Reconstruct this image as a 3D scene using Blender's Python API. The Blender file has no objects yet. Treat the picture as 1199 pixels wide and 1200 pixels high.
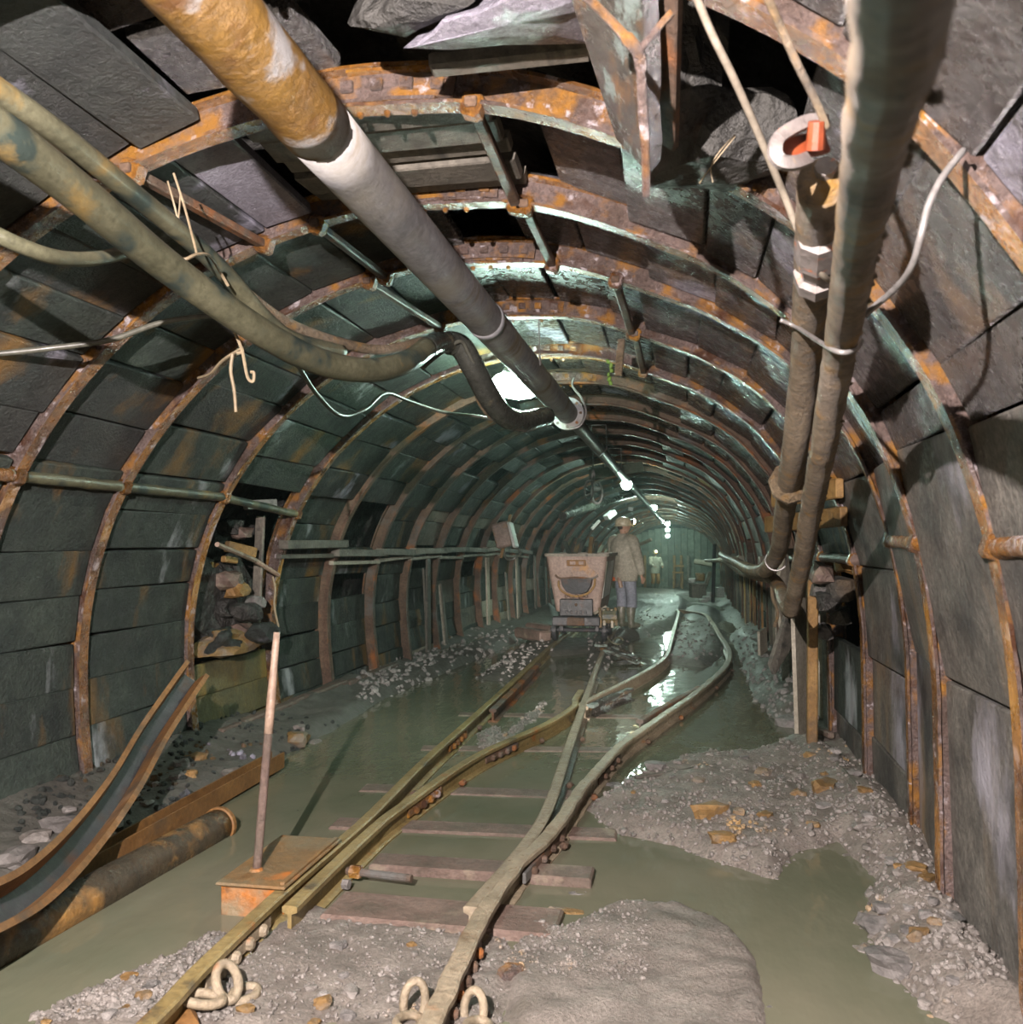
import bpy, math, random
import numpy as np
from mathutils import Vector, Matrix, noise
random.seed(7)
C = bpy.context.scene.collection
SC = bpy.context.scene

# ------------------------------------------------------------------ camera, world, lights, exposure
F_PX, EYE = 1071.0, 1.5
PSI, PITCH = math.radians(10.578), math.radians(2.031)      # the tunnel runs along +Y, the camera looks a little left and up
FW = Vector((-math.sin(PSI) * math.cos(PITCH), math.cos(PSI) * math.cos(PITCH), math.sin(PITCH)))
RT = Vector((math.cos(PSI), math.sin(PSI), 0))
UP = RT.cross(FW)
CAM = Vector((0, 0, EYE))
cd = bpy.data.cameras.new('camera')
cam = bpy.data.objects.new('camera', cd); C.objects.link(cam)
cd.sensor_fit = 'VERTICAL'; cd.sensor_height = 36; cd.sensor_width = 36
cd.lens = 36 * F_PX / 1200; cd.clip_start = 0.05; cd.clip_end = 200
cd.dof.use_dof = True; cd.dof.focus_distance = 6.0; cd.dof.aperture_fstop = 5.6
cam.matrix_world = Matrix(((RT.x, UP.x, -FW.x, CAM.x), (RT.y, UP.y, -FW.y, CAM.y), (RT.z, UP.z, -FW.z, CAM.z), (0, 0, 0, 1)))
SC.camera = cam

w = bpy.data.worlds.new('world'); SC.world = w; w.use_nodes = True
w.node_tree.nodes['Background'].inputs[0].default_value = (0.5, 0.6, 0.65, 1)
w.node_tree.nodes['Background'].inputs[1].default_value = 0.01

def point_light(name, loc, energy, col, radius):
    l = bpy.data.lights.new(name, 'POINT'); l.energy = energy; l.color = col; l.shadow_soft_size = radius
    o = bpy.data.objects.new(name, l); C.objects.link(o); o.location = loc
    return o
# the photographer's flash, held up beside the camera
point_light('flash', (-0.66, -0.45, 2.36), 2100, (1.0, 0.88, 0.86), 0.014)
def spot_light(name, loc, aim, energy, col, angle, blend, radius):
    l = bpy.data.lights.new(name, 'SPOT'); l.energy = energy; l.color = col; l.spot_size = math.radians(angle); l.spot_blend = blend; l.shadow_soft_size = radius
    o = bpy.data.objects.new(name, l); C.objects.link(o); o.location = loc
    o.rotation_euler = (Vector(aim) - Vector(loc)).to_track_quat('-Z', 'Y').to_euler()
    return o
# a second, narrow flash reflector beside the lens that reaches down the tunnel to the tub and the miner
spot_light('long_flash', (0.25, -0.3, 1.55), (-1.25, 13, 0.45), 4600, (1.0, 0.88, 0.80), 17, 0.8, 0.06)
# weak warm fill light added low at the left, its source unseen
point_light('warm_lamp', (-2.3, -0.2, 1.45), 45, (1.0, 0.74, 0.42), 0.05)
LAMP_COL = (0.70, 1.0, 0.84)

vs = SC.view_settings
SC.display_settings.display_device = 'sRGB'
vs.view_transform = 'Standard'; vs.look = 'None'; vs.gamma = 1; vs.use_curve_mapping = False
vs.exposure = 0.22

# ------------------------------------------------------------------ where things stand
def ray(px, py):
    return FW + RT * ((px - 600) / F_PX) - UP * ((py - 600) / F_PX)
def at(px, py, depth):
    """the point at that distance along the camera's axis"""
    return CAM + ray(px, py) * depth
def fl(px, py, z=0.0):
    d = ray(px, py); return CAM + d * ((z - EYE) / d.z)
def atY(px, py, Y):
    d = ray(px, py); return CAM + d * (Y / d.y)

def smooth(a, b, t):
    t = min(1, max(0, (t - a) / (b - a))); return t * t * (3 - 2 * t)
def shift(y):
    """the tunnel drifts right and dips far away"""
    k = smooth(14, 43, y)
    return 0.55 * k, -0.62 * k

PROFILE = [(-3.34, -0.40), (-3.41, 0.1), (-3.46, 0.55), (-3.46, 1.0), (-3.37, 1.45), (-3.2, 1.85), (-2.89, 2.27), (-2.46, 2.64), (-1.95, 2.90), (-1.4, 3.03),
           (-0.9, 3.04), (-0.5, 2.96), (-.1, 2.80), (.14, 2.68), (.44, 2.45), (.70, 2.10), (.83, 1.83), (.93, 1.49), (.99, 1.05), (1.0, .6), (1.0, -.40)]
def catmull(pts, n=8, closed=False):
    pts = [Vector(p) for p in pts]; out = []
    N = len(pts)
    for i in range(N if closed else N - 1):
        if closed: p0, p1, p2, p3 = pts[(i - 1) % N], pts[i], pts[(i + 1) % N], pts[(i + 2) % N]
        else: p0, p1, p2, p3 = pts[max(i - 1, 0)], pts[i], pts[i + 1], pts[min(i + 2, N - 1)]
        for k in range(n):
            t = k / n
            out.append(0.5 * ((2 * p1) + (p2 - p0) * t + (2 * p0 - 5 * p1 + 4 * p2 - p3) * t * t + (3 * p1 - p0 - 3 * p2 + p3) * t ** 3))
    if not closed: out.append(pts[-1])
    return out
_pr = [(p.x, p.y) for p in catmull([Vector((a, b, 0)) for a, b in PROFILE], 12)]
_px = np.array([p[0] for p in _pr]); _pz = np.array([p[1] for p in _pr])
_ps = np.concatenate([[0], np.cumsum(np.hypot(np.diff(_px), np.diff(_pz)))])
S_END = float(_ps[-1])
def prof(s, y=0.0, off=0.0):
    """point on the arch line at arc length s, OFF metres towards the rock"""
    x = float(np.interp(s, _ps, _px)); z = float(np.interp(s, _ps, _pz))
    e = 0.03
    x2 = float(np.interp(min(s + e, S_END), _ps, _px)); z2 = float(np.interp(min(s + e, S_END), _ps, _pz))
    x1 = float(np.interp(max(s - e, 0), _ps, _px)); z1 = float(np.interp(max(s - e, 0), _ps, _pz))
    tx, tz = x2 - x1, z2 - z1; l = math.hypot(tx, tz) or 1
    nx, nz = -tz / l, tx / l
    wx = 0.10 * smooth(4.2, 5.0, y) * smooth(-0.4, 0.9, x)
    sx, sz = shift(y)
    return Vector((x + wx + nx * off + sx, y, z + nz * off + sz))
def s_left(z): return float(np.interp(z, _pz[:100], _ps[:100]))
def s_right(z): return float(np.interp(-z, -_pz[170:], _ps[170:]))
def s_x(x):
    i0, i1 = 36, 215
    return float(np.interp(x, _px[i0:i1], _ps[i0:i1]))

# ------------------------------------------------------------------ materials
MATS = {}
def material(name, base, layers=(), rough=(0.35, 0.65), bump=0.4, bump_scale=30, metallic=0.0, big=1.2, spec=0.5, rnd=0.25, coat=0.0, big_bump=0.0, bump_d=0.8, grain=0.55, detail=9):
    """base: two colours mixed by noise; layers: (colour, scale, low, high, stretch) patches of stain, rust, mineral crust or painted sheen"""
    m = bpy.data.materials.new(name); m.use_nodes = True
    N = m.node_tree.nodes; L = m.node_tree.links
    b = N['Principled BSDF']
    tc = N.new('ShaderNodeTexCoord'); oi = N.new('ShaderNodeObjectInfo')
    off = N.new('ShaderNodeVectorMath'); off.operation = 'MULTIPLY_ADD'
    comb = N.new('ShaderNodeCombineXYZ')
    for k in range(3): L.new(oi.outputs['Random'], comb.inputs[k])
    L.new(comb.outputs[0], off.inputs[0]); off.inputs[1].default_value = (37, 23, 51)
    L.new(tc.outputs['Object'], off.inputs[2])
    def nz(scale, detail=6, stretch=None, rgh=0.6):
        n = N.new('ShaderNodeTexNoise'); n.inputs['Scale'].default_value = scale; n.inputs['Detail'].default_value = detail; n.inputs['Roughness'].default_value = rgh if scale < 20 else 0.72
        src = off.outputs[0]
        if stretch:
            mp = N.new('ShaderNodeMapping'); mp.inputs['Scale'].default_value = stretch
            L.new(src, mp.inputs['Vector']); src = mp.outputs[0]
        L.new(src, n.inputs['Vector']); return n.outputs['Fac']
    def ramp(fac, lo, hi, c0=(0, 0, 0, 1), c1=(1, 1, 1, 1)):
        r = N.new('ShaderNodeValToRGB'); r.color_ramp.elements[0].position = lo; r.color_ramp.elements[1].position = hi
        r.color_ramp.elements[0].color = c0; r.color_ramp.elements[1].color = c1
        L.new(fac, r.inputs[0]); return r.outputs[0]
    def mix(fac, a, c, mode='MIX'):
        x = N.new('ShaderNodeMix'); x.data_type = 'RGBA'; x.blend_type = mode
        if isinstance(fac, float): x.inputs[0].default_value = fac
        else: L.new(fac, x.inputs[0])
        for v, s in ((a, x.inputs[6]), (c, x.inputs[7])):
            if isinstance(v, tuple): s.default_value = (*v[:3], 1)
            else: L.new(v, s)
        return x.outputs[2]
    col = ramp(nz(big * 3), 0.32, 0.68, (*base[0], 1), (*base[1], 1))
    fine = nz(bump_scale, detail)
    col = mix(grain, col, ramp(fine, 0.30, 0.68, (0.10, 0.10, 0.10, 1), (1.15, 1.15, 1.15, 1)), 'MULTIPLY')
    if rnd:
        mr = N.new('ShaderNodeMapRange'); mr.inputs[3].default_value = 1 - rnd; mr.inputs[4].default_value = 1 + rnd
        L.new(oi.outputs['Random'], mr.inputs[0])
        col = mix(1.0, col, mr.outputs[0], 'MULTIPLY')
    for lay in layers:
        c, sc, lo, hi = lay[:4]; st = lay[4] if len(lay) > 4 else None
        col = mix(ramp(nz(sc, 7, st), lo, hi), col, c)
    L.new(col, b.inputs['Base Color'])
    rr = N.new('ShaderNodeMapRange'); rr.inputs[1].default_value = 0.3; rr.inputs[2].default_value = 0.7
    rr.inputs[3].default_value, rr.inputs[4].default_value = rough
    L.new(nz(big * 9, 8, None, .7), rr.inputs[0]); L.new(rr.outputs[0], b.inputs['Roughness'])
    b.inputs['Metallic'].default_value = metallic
    b.inputs['Specular IOR Level'].default_value = spec
    b.inputs['Coat Weight'].default_value = coat; b.inputs['Coat Roughness'].default_value = 0.15
    if bump:
        bp = N.new('ShaderNodeBump'); bp.inputs['Strength'].default_value = bump; bp.inputs['Distance'].default_value = bump_d / bump_scale
        L.new(fine, bp.inputs['Height'])
        if big_bump:
            b2 = N.new('ShaderNodeBump'); b2.inputs['Strength'].default_value = big_bump; b2.inputs['Distance'].default_value = 0.06
            L.new(nz(big * 4, 4), b2.inputs['Height']); L.new(b2.outputs[0], bp.inputs['Normal'])
        L.new(bp.outputs[0], b.inputs['Normal'])
    MATS[name] = m
    return m
def emitter(name, col, strength):
    m = bpy.data.materials.new(name); m.use_nodes = True
    b = m.node_tree.nodes['Principled BSDF']
    b.inputs['Base Color'].default_value = (*col, 1); b.inputs['Emission Color'].default_value = (*col, 1); b.inputs['Emission Strength'].default_value = strength
    MATS[name] = m
    return m
RUST = (0.30, 0.10, 0.018); RUST_Y = (0.36, 0.17, 0.03); RUST_D = (0.07, 0.028, 0.012); LIME = (0.36, 0.36, 0.42)
M_plank = material('lagging', ((0.018, 0.024, 0.022), (0.055, 0.064, 0.056)), [((0.22, 0.115, 0.022), 1.8, 0.58, 0.72, (1, 1, .4)), ((0.40, 0.39, 0.48), 1.3, 0.60, 0.70, (1, 1, .6)), ((0.03, 0.033, 0.03), 2.2, 0.58, 0.70)], rough=(0.30, 0.62), bump=1.0, bump_scale=45, bump_d=1.1, grain=0.8, rnd=0.30, big_bump=0.25)
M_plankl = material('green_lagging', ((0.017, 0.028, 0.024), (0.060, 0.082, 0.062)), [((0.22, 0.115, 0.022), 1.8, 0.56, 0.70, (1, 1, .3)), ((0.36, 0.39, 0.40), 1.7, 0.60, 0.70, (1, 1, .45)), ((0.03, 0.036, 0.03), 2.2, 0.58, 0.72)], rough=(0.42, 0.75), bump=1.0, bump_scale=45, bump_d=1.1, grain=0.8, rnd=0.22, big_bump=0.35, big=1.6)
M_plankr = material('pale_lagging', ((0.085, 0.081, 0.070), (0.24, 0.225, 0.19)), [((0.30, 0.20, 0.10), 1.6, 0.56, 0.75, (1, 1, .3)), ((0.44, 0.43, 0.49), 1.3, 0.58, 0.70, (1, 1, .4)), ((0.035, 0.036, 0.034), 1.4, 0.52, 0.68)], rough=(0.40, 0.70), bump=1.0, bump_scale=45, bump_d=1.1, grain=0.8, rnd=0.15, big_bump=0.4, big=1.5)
M_plankc = material('wet_lagging', ((0.032, 0.030, 0.027), (0.095, 0.088, 0.074)), [((0.26, 0.17, 0.08), 1.5, 0.58, 0.75), ((0.42, 0.41, 0.50), 1.3, 0.58, 0.67), ((0.03, 0.03, 0.028), 2.0, 0.56, 0.70)], rough=(0.12, 0.42), bump=1.0, bump_scale=50, bump_d=2.2, grain=0.8, rnd=0.3, spec=0.8, big_bump=0.4, big=2.0)
M_rock = material('rock', ((0.030, 0.030, 0.028), (0.07, 0.068, 0.06)), [(RUST_Y, 1.5, 0.66, 0.8)], rough=(0.3, 0.7), bump=1.0, bump_scale=12, big_bump=0.8, rnd=0.1)
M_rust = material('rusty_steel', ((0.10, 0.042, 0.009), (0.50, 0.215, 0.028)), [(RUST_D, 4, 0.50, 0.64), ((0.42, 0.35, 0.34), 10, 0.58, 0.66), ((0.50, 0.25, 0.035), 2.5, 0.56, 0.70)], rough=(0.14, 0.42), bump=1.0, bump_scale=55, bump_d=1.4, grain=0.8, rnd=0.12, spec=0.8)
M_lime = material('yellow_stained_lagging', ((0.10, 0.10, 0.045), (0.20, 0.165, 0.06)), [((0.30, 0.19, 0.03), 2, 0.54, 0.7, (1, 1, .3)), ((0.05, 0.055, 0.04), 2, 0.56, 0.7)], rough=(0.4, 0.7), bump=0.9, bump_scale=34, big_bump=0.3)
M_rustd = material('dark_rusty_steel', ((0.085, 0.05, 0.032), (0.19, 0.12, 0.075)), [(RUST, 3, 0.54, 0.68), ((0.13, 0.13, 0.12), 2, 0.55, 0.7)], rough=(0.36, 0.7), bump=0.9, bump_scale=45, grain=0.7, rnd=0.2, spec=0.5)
M_crust_lit = material('lit_web_crust', ((0.105, 0.072, 0.055), (0.25, 0.185, 0.165)), [((0.30, 0.14, 0.025), 6, 0.50, 0.62), ((0.46, 0.41, 0.42), 14, 0.60, 0.68), (RUST_D, 5, 0.54, 0.66)], rough=(0.16, 0.45), bump=1.0, bump_scale=60, bump_d=1.4, grain=0.8, rnd=0.12, spec=0.8)
M_mud = material('mud', ((0.205, 0.178, 0.15), (0.37, 0.33, 0.285)), [((0.13, 0.115, 0.09), 2.6, 0.56, 0.72), ((0.29, 0.17, 0.06), 1.3, 0.68, 0.80)], rough=(0.28, 0.65), bump=1.0, bump_scale=80, bump_d=1.2, grain=0.65, rnd=0, spec=0.55, big=1.6, big_bump=0.35)
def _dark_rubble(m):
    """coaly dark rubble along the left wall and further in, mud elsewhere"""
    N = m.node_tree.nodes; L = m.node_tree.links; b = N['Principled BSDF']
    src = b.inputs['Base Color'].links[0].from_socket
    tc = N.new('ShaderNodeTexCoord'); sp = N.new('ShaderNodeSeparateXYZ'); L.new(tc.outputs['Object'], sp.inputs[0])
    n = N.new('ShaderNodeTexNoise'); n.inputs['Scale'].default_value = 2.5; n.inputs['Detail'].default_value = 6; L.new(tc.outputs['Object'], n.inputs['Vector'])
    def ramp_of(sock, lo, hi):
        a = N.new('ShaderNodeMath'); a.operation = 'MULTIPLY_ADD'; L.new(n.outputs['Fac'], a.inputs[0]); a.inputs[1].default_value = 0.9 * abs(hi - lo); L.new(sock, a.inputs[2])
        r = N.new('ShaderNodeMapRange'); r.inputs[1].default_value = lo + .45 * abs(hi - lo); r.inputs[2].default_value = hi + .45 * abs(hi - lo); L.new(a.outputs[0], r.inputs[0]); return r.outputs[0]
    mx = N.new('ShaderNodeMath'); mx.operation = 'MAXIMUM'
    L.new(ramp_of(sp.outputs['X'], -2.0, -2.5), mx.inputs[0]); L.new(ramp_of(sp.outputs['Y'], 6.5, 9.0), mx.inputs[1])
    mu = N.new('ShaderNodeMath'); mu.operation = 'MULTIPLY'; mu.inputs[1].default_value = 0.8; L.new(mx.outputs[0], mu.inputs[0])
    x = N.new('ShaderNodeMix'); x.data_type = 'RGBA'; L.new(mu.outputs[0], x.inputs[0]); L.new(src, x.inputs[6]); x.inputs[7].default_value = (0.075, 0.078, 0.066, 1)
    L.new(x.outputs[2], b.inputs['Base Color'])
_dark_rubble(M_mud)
M_gravel = material('gravel', ((0.13, 0.12, 0.105), (0.29, 0.265, 0.24)), [((0.34, 0.22, 0.09), 2, 0.60, 0.7)], rough=(0.2, 0.5), bump=0.5, bump_scale=60, rnd=0, big=4)
M_stone = material('stone', ((0.16, 0.15, 0.14), (0.33, 0.31, 0.29)), [((0.07, 0.07, 0.065), 6, 0.55, 0.7)], rough=(0.25, 0.6), bump=0.8, bump_scale=30, rnd=0.3)
M_stoney = material('ochre_stone', ((0.20, 0.115, 0.04), (0.33, 0.20, 0.07)), [((0.2, 0.17, 0.13), 5, 0.50, 0.62)], rough=(0.3, 0.6), bump=0.7, bump_scale=30, rnd=0.15)
M_rail = material('rail_steel', ((0.20, 0.145, 0.055), (0.34, 0.26, 0.11)), [(RUST, 5, 0.60, 0.74), ((0.07, 0.055, 0.035), 6, 0.58, 0.7)], rough=(0.25, 0.5), bump=0.35, bump_scale=40, rnd=0.08)
M_railm = material('muddy_rail_steel', ((0.27, 0.22, 0.145), (0.40, 0.33, 0.23)), [((0.14, 0.10, 0.06), 7, 0.58, 0.72), (RUST, 5, 0.64, 0.76)], rough=(0.22, 0.5), bump=0.6, bump_scale=40, rnd=0.08)
M_sleeper = material('sleeper_timber', ((0.14, 0.095, 0.075), (0.25, 0.18, 0.145)), [((0.08, 0.07, 0.05), 3, 0.5, 0.7), ((0.28, 0.24, 0.17), 5, 0.58, 0.72)], rough=(0.3, 0.6), bump=0.7, bump_scale=38, rnd=0.15)
M_wood = material('grey_timber', ((0.11, 0.10, 0.08), (0.22, 0.20, 0.16)), [((0.04, 0.04, 0.035), 3, 0.56, 0.7, (3, .4, 3))], rough=(0.4, 0.7), bump=0.6, bump_scale=30, rnd=0.3)
M_woodp = material('pale_timber', ((0.30, 0.27, 0.20), (0.45, 0.41, 0.33)), [((0.14, 0.13, 0.10), 3, 0.56, 0.72)], rough=(0.4, 0.7), bump=0.4, bump_scale=30, rnd=0.25)
M_woody = material('ochre_timber', ((0.24, 0.13, 0.04), (0.40, 0.24, 0.08)), [((0.10, 0.07, 0.04), 4, 0.52, 0.7)], rough=(0.3, 0.6), bump=0.6, bump_scale=30, rnd=0.2)
M_wooddk = material('wet_dark_timber', ((0.045, 0.036, 0.026), (0.10, 0.085, 0.06)), [((0.23, 0.11, 0.025), 3.5, 0.56, 0.68, (.6, .6, 3)), ((0.24, 0.30, 0.27), 5, 0.53, 0.60, (.7, .7, 2.2))], rough=(0.10, 0.35), bump_d=2.0, grain=0.7, bump=1.0, bump_scale=40, rnd=0.2)  # teal bands paint the wet sheen of the board into its colour
M_handle = material('handle_wood', ((0.30, 0.20, 0.14), (0.46, 0.36, 0.28)), [((0.2, 0.12, 0.08), 6, 0.55, 0.7)], rough=(0.35, 0.6), bump=0.2, rnd=0)
M_pipe = material('grey_painted_pipe', ((0.21, 0.21, 0.215), (0.36, 0.36, 0.375)), [((0.30, 0.28, 0.235), 2, 0.5, 0.7), ((0.17, 0.13, 0.08), 3.0, 0.57, 0.66, (.4, 1.8, .4))], rough=(0.3, 0.6), bump=0.15, bump_scale=30, rnd=0)
M_piper = material('ochre_rust_pipe', ((0.23, 0.115, 0.022), (0.40, 0.225, 0.045)), [((0.42, 0.41, 0.40), 4, 0.54, 0.62), ((0.16, 0.07, 0.015), 6, 0.56, 0.68)], rough=(0.3, 0.6), bump=0.8, bump_scale=30, rnd=0, big_bump=0.4)
M_hose = material('olive_hose', ((0.085, 0.085, 0.052), (0.15, 0.145, 0.09)), [((0.03, 0.042, 0.036), 5, 0.50, 0.60), ((0.26, 0.17, 0.05), 3, 0.58, 0.72)], rough=(0.25, 0.5), bump=0.2, bump_scale=40, rnd=0.1)
M_hoseb = material('black_hose', ((0.028, 0.030, 0.026), (0.06, 0.062, 0.052)), [((0.14, 0.12, 0.07), 4, 0.62, 0.75)], rough=(0.16, 0.35), bump=0.1, rnd=0.1)
M_hoset = material('tan_hose', ((0.13, 0.085, 0.04), (0.33, 0.255, 0.16)), [((0.36, 0.29, 0.22), 4, 0.55, 0.7), ((0.30, 0.17, 0.04), 8, 0.55, 0.68), ((0.10, 0.07, 0.04), 5, 0.60, 0.72)], rough=(0.35, 0.65), bump=1.0, bump_scale=40, bump_d=1.6, grain=0.75, rnd=0, big_bump=0.3)
M_cable = material('pale_cable', ((0.17, 0.145, 0.11), (0.25, 0.22, 0.17)), [], rough=(0.4, 0.6), bump=0.05, rnd=0.15)
M_cabled = material('dark_cable', ((0.06, 0.062, 0.05), (0.11, 0.11, 0.085)), [], rough=(0.25, 0.5), bump=0.05, rnd=0.2)
M_string = material('rope', ((0.22, 0.17, 0.10), (0.30, 0.24, 0.15)), [], rough=(0.6, 0.8), bump=0.1, rnd=0.1)
M_wire = material('wire', ((0.19, 0.18, 0.17), (0.28, 0.27, 0.255)), [], rough=(0.3, 0.5), bump=0.05, metallic=0.4, rnd=0)
M_redpaint = material('red_white_paint', ((0.15, 0.13, 0.12), (0.23, 0.21, 0.195)), [((0.40, 0.12, 0.04), 22, 0.60, 0.66), ((0.40, 0.27, 0.12), 18, 0.62, 0.7)], rough=(0.3, 0.6), bump=0.3, rnd=0)
M_redrust = material('red_rust', ((0.13, 0.022, 0.008), (0.22, 0.05, 0.014)), [], rough=(0.3, 0.6), bump=0.3, rnd=0)
M_box = material('orange_rust_plate', ((0.34, 0.10, 0.015), (0.52, 0.19, 0.03)), [((0.22, 0.17, 0.10), 4, 0.52, 0.66), ((0.10, 0.05, 0.02), 9, 0.60, 0.72)], rough=(0.3, 0.6), bump=0.5, bump_scale=40, rnd=0)
M_boxtop = material('muddy_rust_plate', ((0.20, 0.13, 0.06), (0.31, 0.17, 0.06)), [((0.46, 0.15, 0.02), 3.5, 0.57, 0.66), ((0.18, 0.16, 0.10), 3, 0.50, 0.68)], rough=(0.3, 0.6), bump=0.6, bump_scale=40, rnd=0)
M_blkpipe = material('black_rust_pipe', ((0.045, 0.038, 0.028), (0.10, 0.075, 0.045)), [((0.32, 0.17, 0.05), 5, 0.50, 0.68)], rough=(0.18, 0.4), bump=0.6, bump_scale=40, rnd=0)
M_trough = material('brown_steel', ((0.15, 0.07, 0.02), (0.27, 0.135, 0.04)), [((0.32, 0.23, 0.15), 1.5, 0.62, 0.75), ((0.06, 0.05, 0.035), 2.4, 0.56, 0.72)], rough=(0.5, 0.75), bump=0.25, bump_scale=40, rnd=0)
M_tub = material('dusty_steel', ((0.25, 0.175, 0.14), (0.36, 0.27, 0.225)), [((0.34, 0.18, 0.06), 3, 0.58, 0.72), ((0.16, 0.11, 0.10), 2, 0.58, 0.74)], rough=(0.4, 0.7), bump=0.3, rnd=0.05)
M_tubs = material('pale_chipped_paint', ((0.58, 0.60, 0.57), (0.72, 0.73, 0.69)), [((0.14, 0.14, 0.10), 2.2, 0.50, 0.62, (1, 1, .4))], rough=(0.4, 0.7), bump=0.3, rnd=0)
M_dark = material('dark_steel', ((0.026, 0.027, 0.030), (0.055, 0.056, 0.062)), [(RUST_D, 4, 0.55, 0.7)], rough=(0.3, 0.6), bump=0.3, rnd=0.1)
M_jacket = material('grey_jacket', ((0.27, 0.26, 0.20), (0.38, 0.36, 0.29)), [((0.18, 0.17, 0.13), 5, 0.55, 0.7)], rough=(0.7, 0.9), bump=0.3, bump_scale=25, rnd=0)
M_trous = material('blue_trousers', ((0.17, 0.19, 0.23), (0.26, 0.28, 0.33)), [], rough=(0.7, 0.9), bump=0.3, bump_scale=25, rnd=0)
M_boot = material('rubber_boot', ((0.10, 0.105, 0.08), (0.19, 0.19, 0.14)), [], rough=(0.3, 0.5), bump=0.2, rnd=0)
M_skin = material('skin', ((0.42, 0.25, 0.17), (0.48, 0.30, 0.21)), [], rough=(0.5, 0.6), bump=0.05, rnd=0)
M_hair = material('hair', ((0.03, 0.022, 0.015), (0.05, 0.035, 0.025)), [], rough=(0.5, 0.7), bump=0.2, rnd=0)
M_helmet = material('helmet_plastic', ((0.46, 0.42, 0.28), (0.56, 0.51, 0.36)), [((0.3, 0.26, 0.17), 8, 0.55, 0.7)], rough=(0.3, 0.5), bump=0.05, rnd=0)
M_brown = material('brown_cloth', ((0.26, 0.14, 0.05), (0.36, 0.20, 0.08)), [], rough=(0.7, 0.9), bump=0.2, rnd=0)
M_orange = material('orange_cloth', ((0.6, 0.10, 0.02), (0.7, 0.15, 0.03)), [], rough=(0.6, 0.8), bump=0.2, rnd=0)
M_back = material('green_boards', ((0.10, 0.13, 0.10), (0.19, 0.22, 0.17)), [((0.33, 0.20, 0.07), 1.2, 0.60, 0.74), ((0.05, 0.06, 0.05), 2, 0.55, 0.7)], rough=(0.4, 0.7), bump=0.3, rnd=0.25)
M_enamel = material('enamel', ((0.5, 0.52, 0.5), (0.62, 0.64, 0.6)), [], rough=(0.25, 0.4), bump=0.05, rnd=0)
M_greenp = material('moss', ((0.10, 0.22, 0.03), (0.20, 0.34, 0.06)), [], rough=(0.6, 0.8), bump=0.4, rnd=0)
E_lamp = emitter('lamp_glow', LAMP_COL, 150)
E_lampf = emitter('far_lamp_glow', LAMP_COL, 600)
E_head = emitter('cap_lamp_glow', (1.0, 0.66, 0.26), 60)
# murky standing water
M_water = bpy.data.materials.new('murky_water'); M_water.use_nodes = True
def _water():
    N = M_water.node_tree.nodes; L = M_water.node_tree.links; b = N['Principled BSDF']
    b.inputs['Roughness'].default_value = 0.07; b.inputs['IOR'].default_value = 1.33
    tc = N.new('ShaderNodeTexCoord')
    n = N.new('ShaderNodeTexNoise'); n.inputs['Scale'].default_value = 0.9; n.inputs['Detail'].default_value = 5
    L.new(tc.outputs['Object'], n.inputs['Vector'])
    r = N.new('ShaderNodeValToRGB'); r.color_ramp.elements[0].position = 0.3; r.color_ramp.elements[1].position = 0.7
    r.color_ramp.elements[0].color = (0.100, 0.112, 0.072, 1); r.color_ramp.elements[1].color = (0.165, 0.157, 0.110, 1)
    L.new(n.outputs['Fac'], r.inputs[0]); L.new(r.outputs[0], b.inputs['Base Color'])
    mp = N.new('ShaderNodeMapping'); mp.inputs['Scale'].default_value = (5, 2.2, 1); L.new(tc.outputs['Object'], mp.inputs[0])
    n2 = N.new('ShaderNodeTexNoise'); n2.inputs['Scale'].default_value = 1.6; n2.inputs['Detail'].default_value = 3; L.new(mp.outputs[0], n2.inputs['Vector'])
    bp = N.new('ShaderNodeBump'); bp.inputs['Strength'].default_value = 0.22; bp.inputs['Distance'].default_value = 0.03
    L.new(n2.outputs['Fac'], bp.inputs['Height']); L.new(bp.outputs[0], b.inputs['Normal'])
_water()

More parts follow.
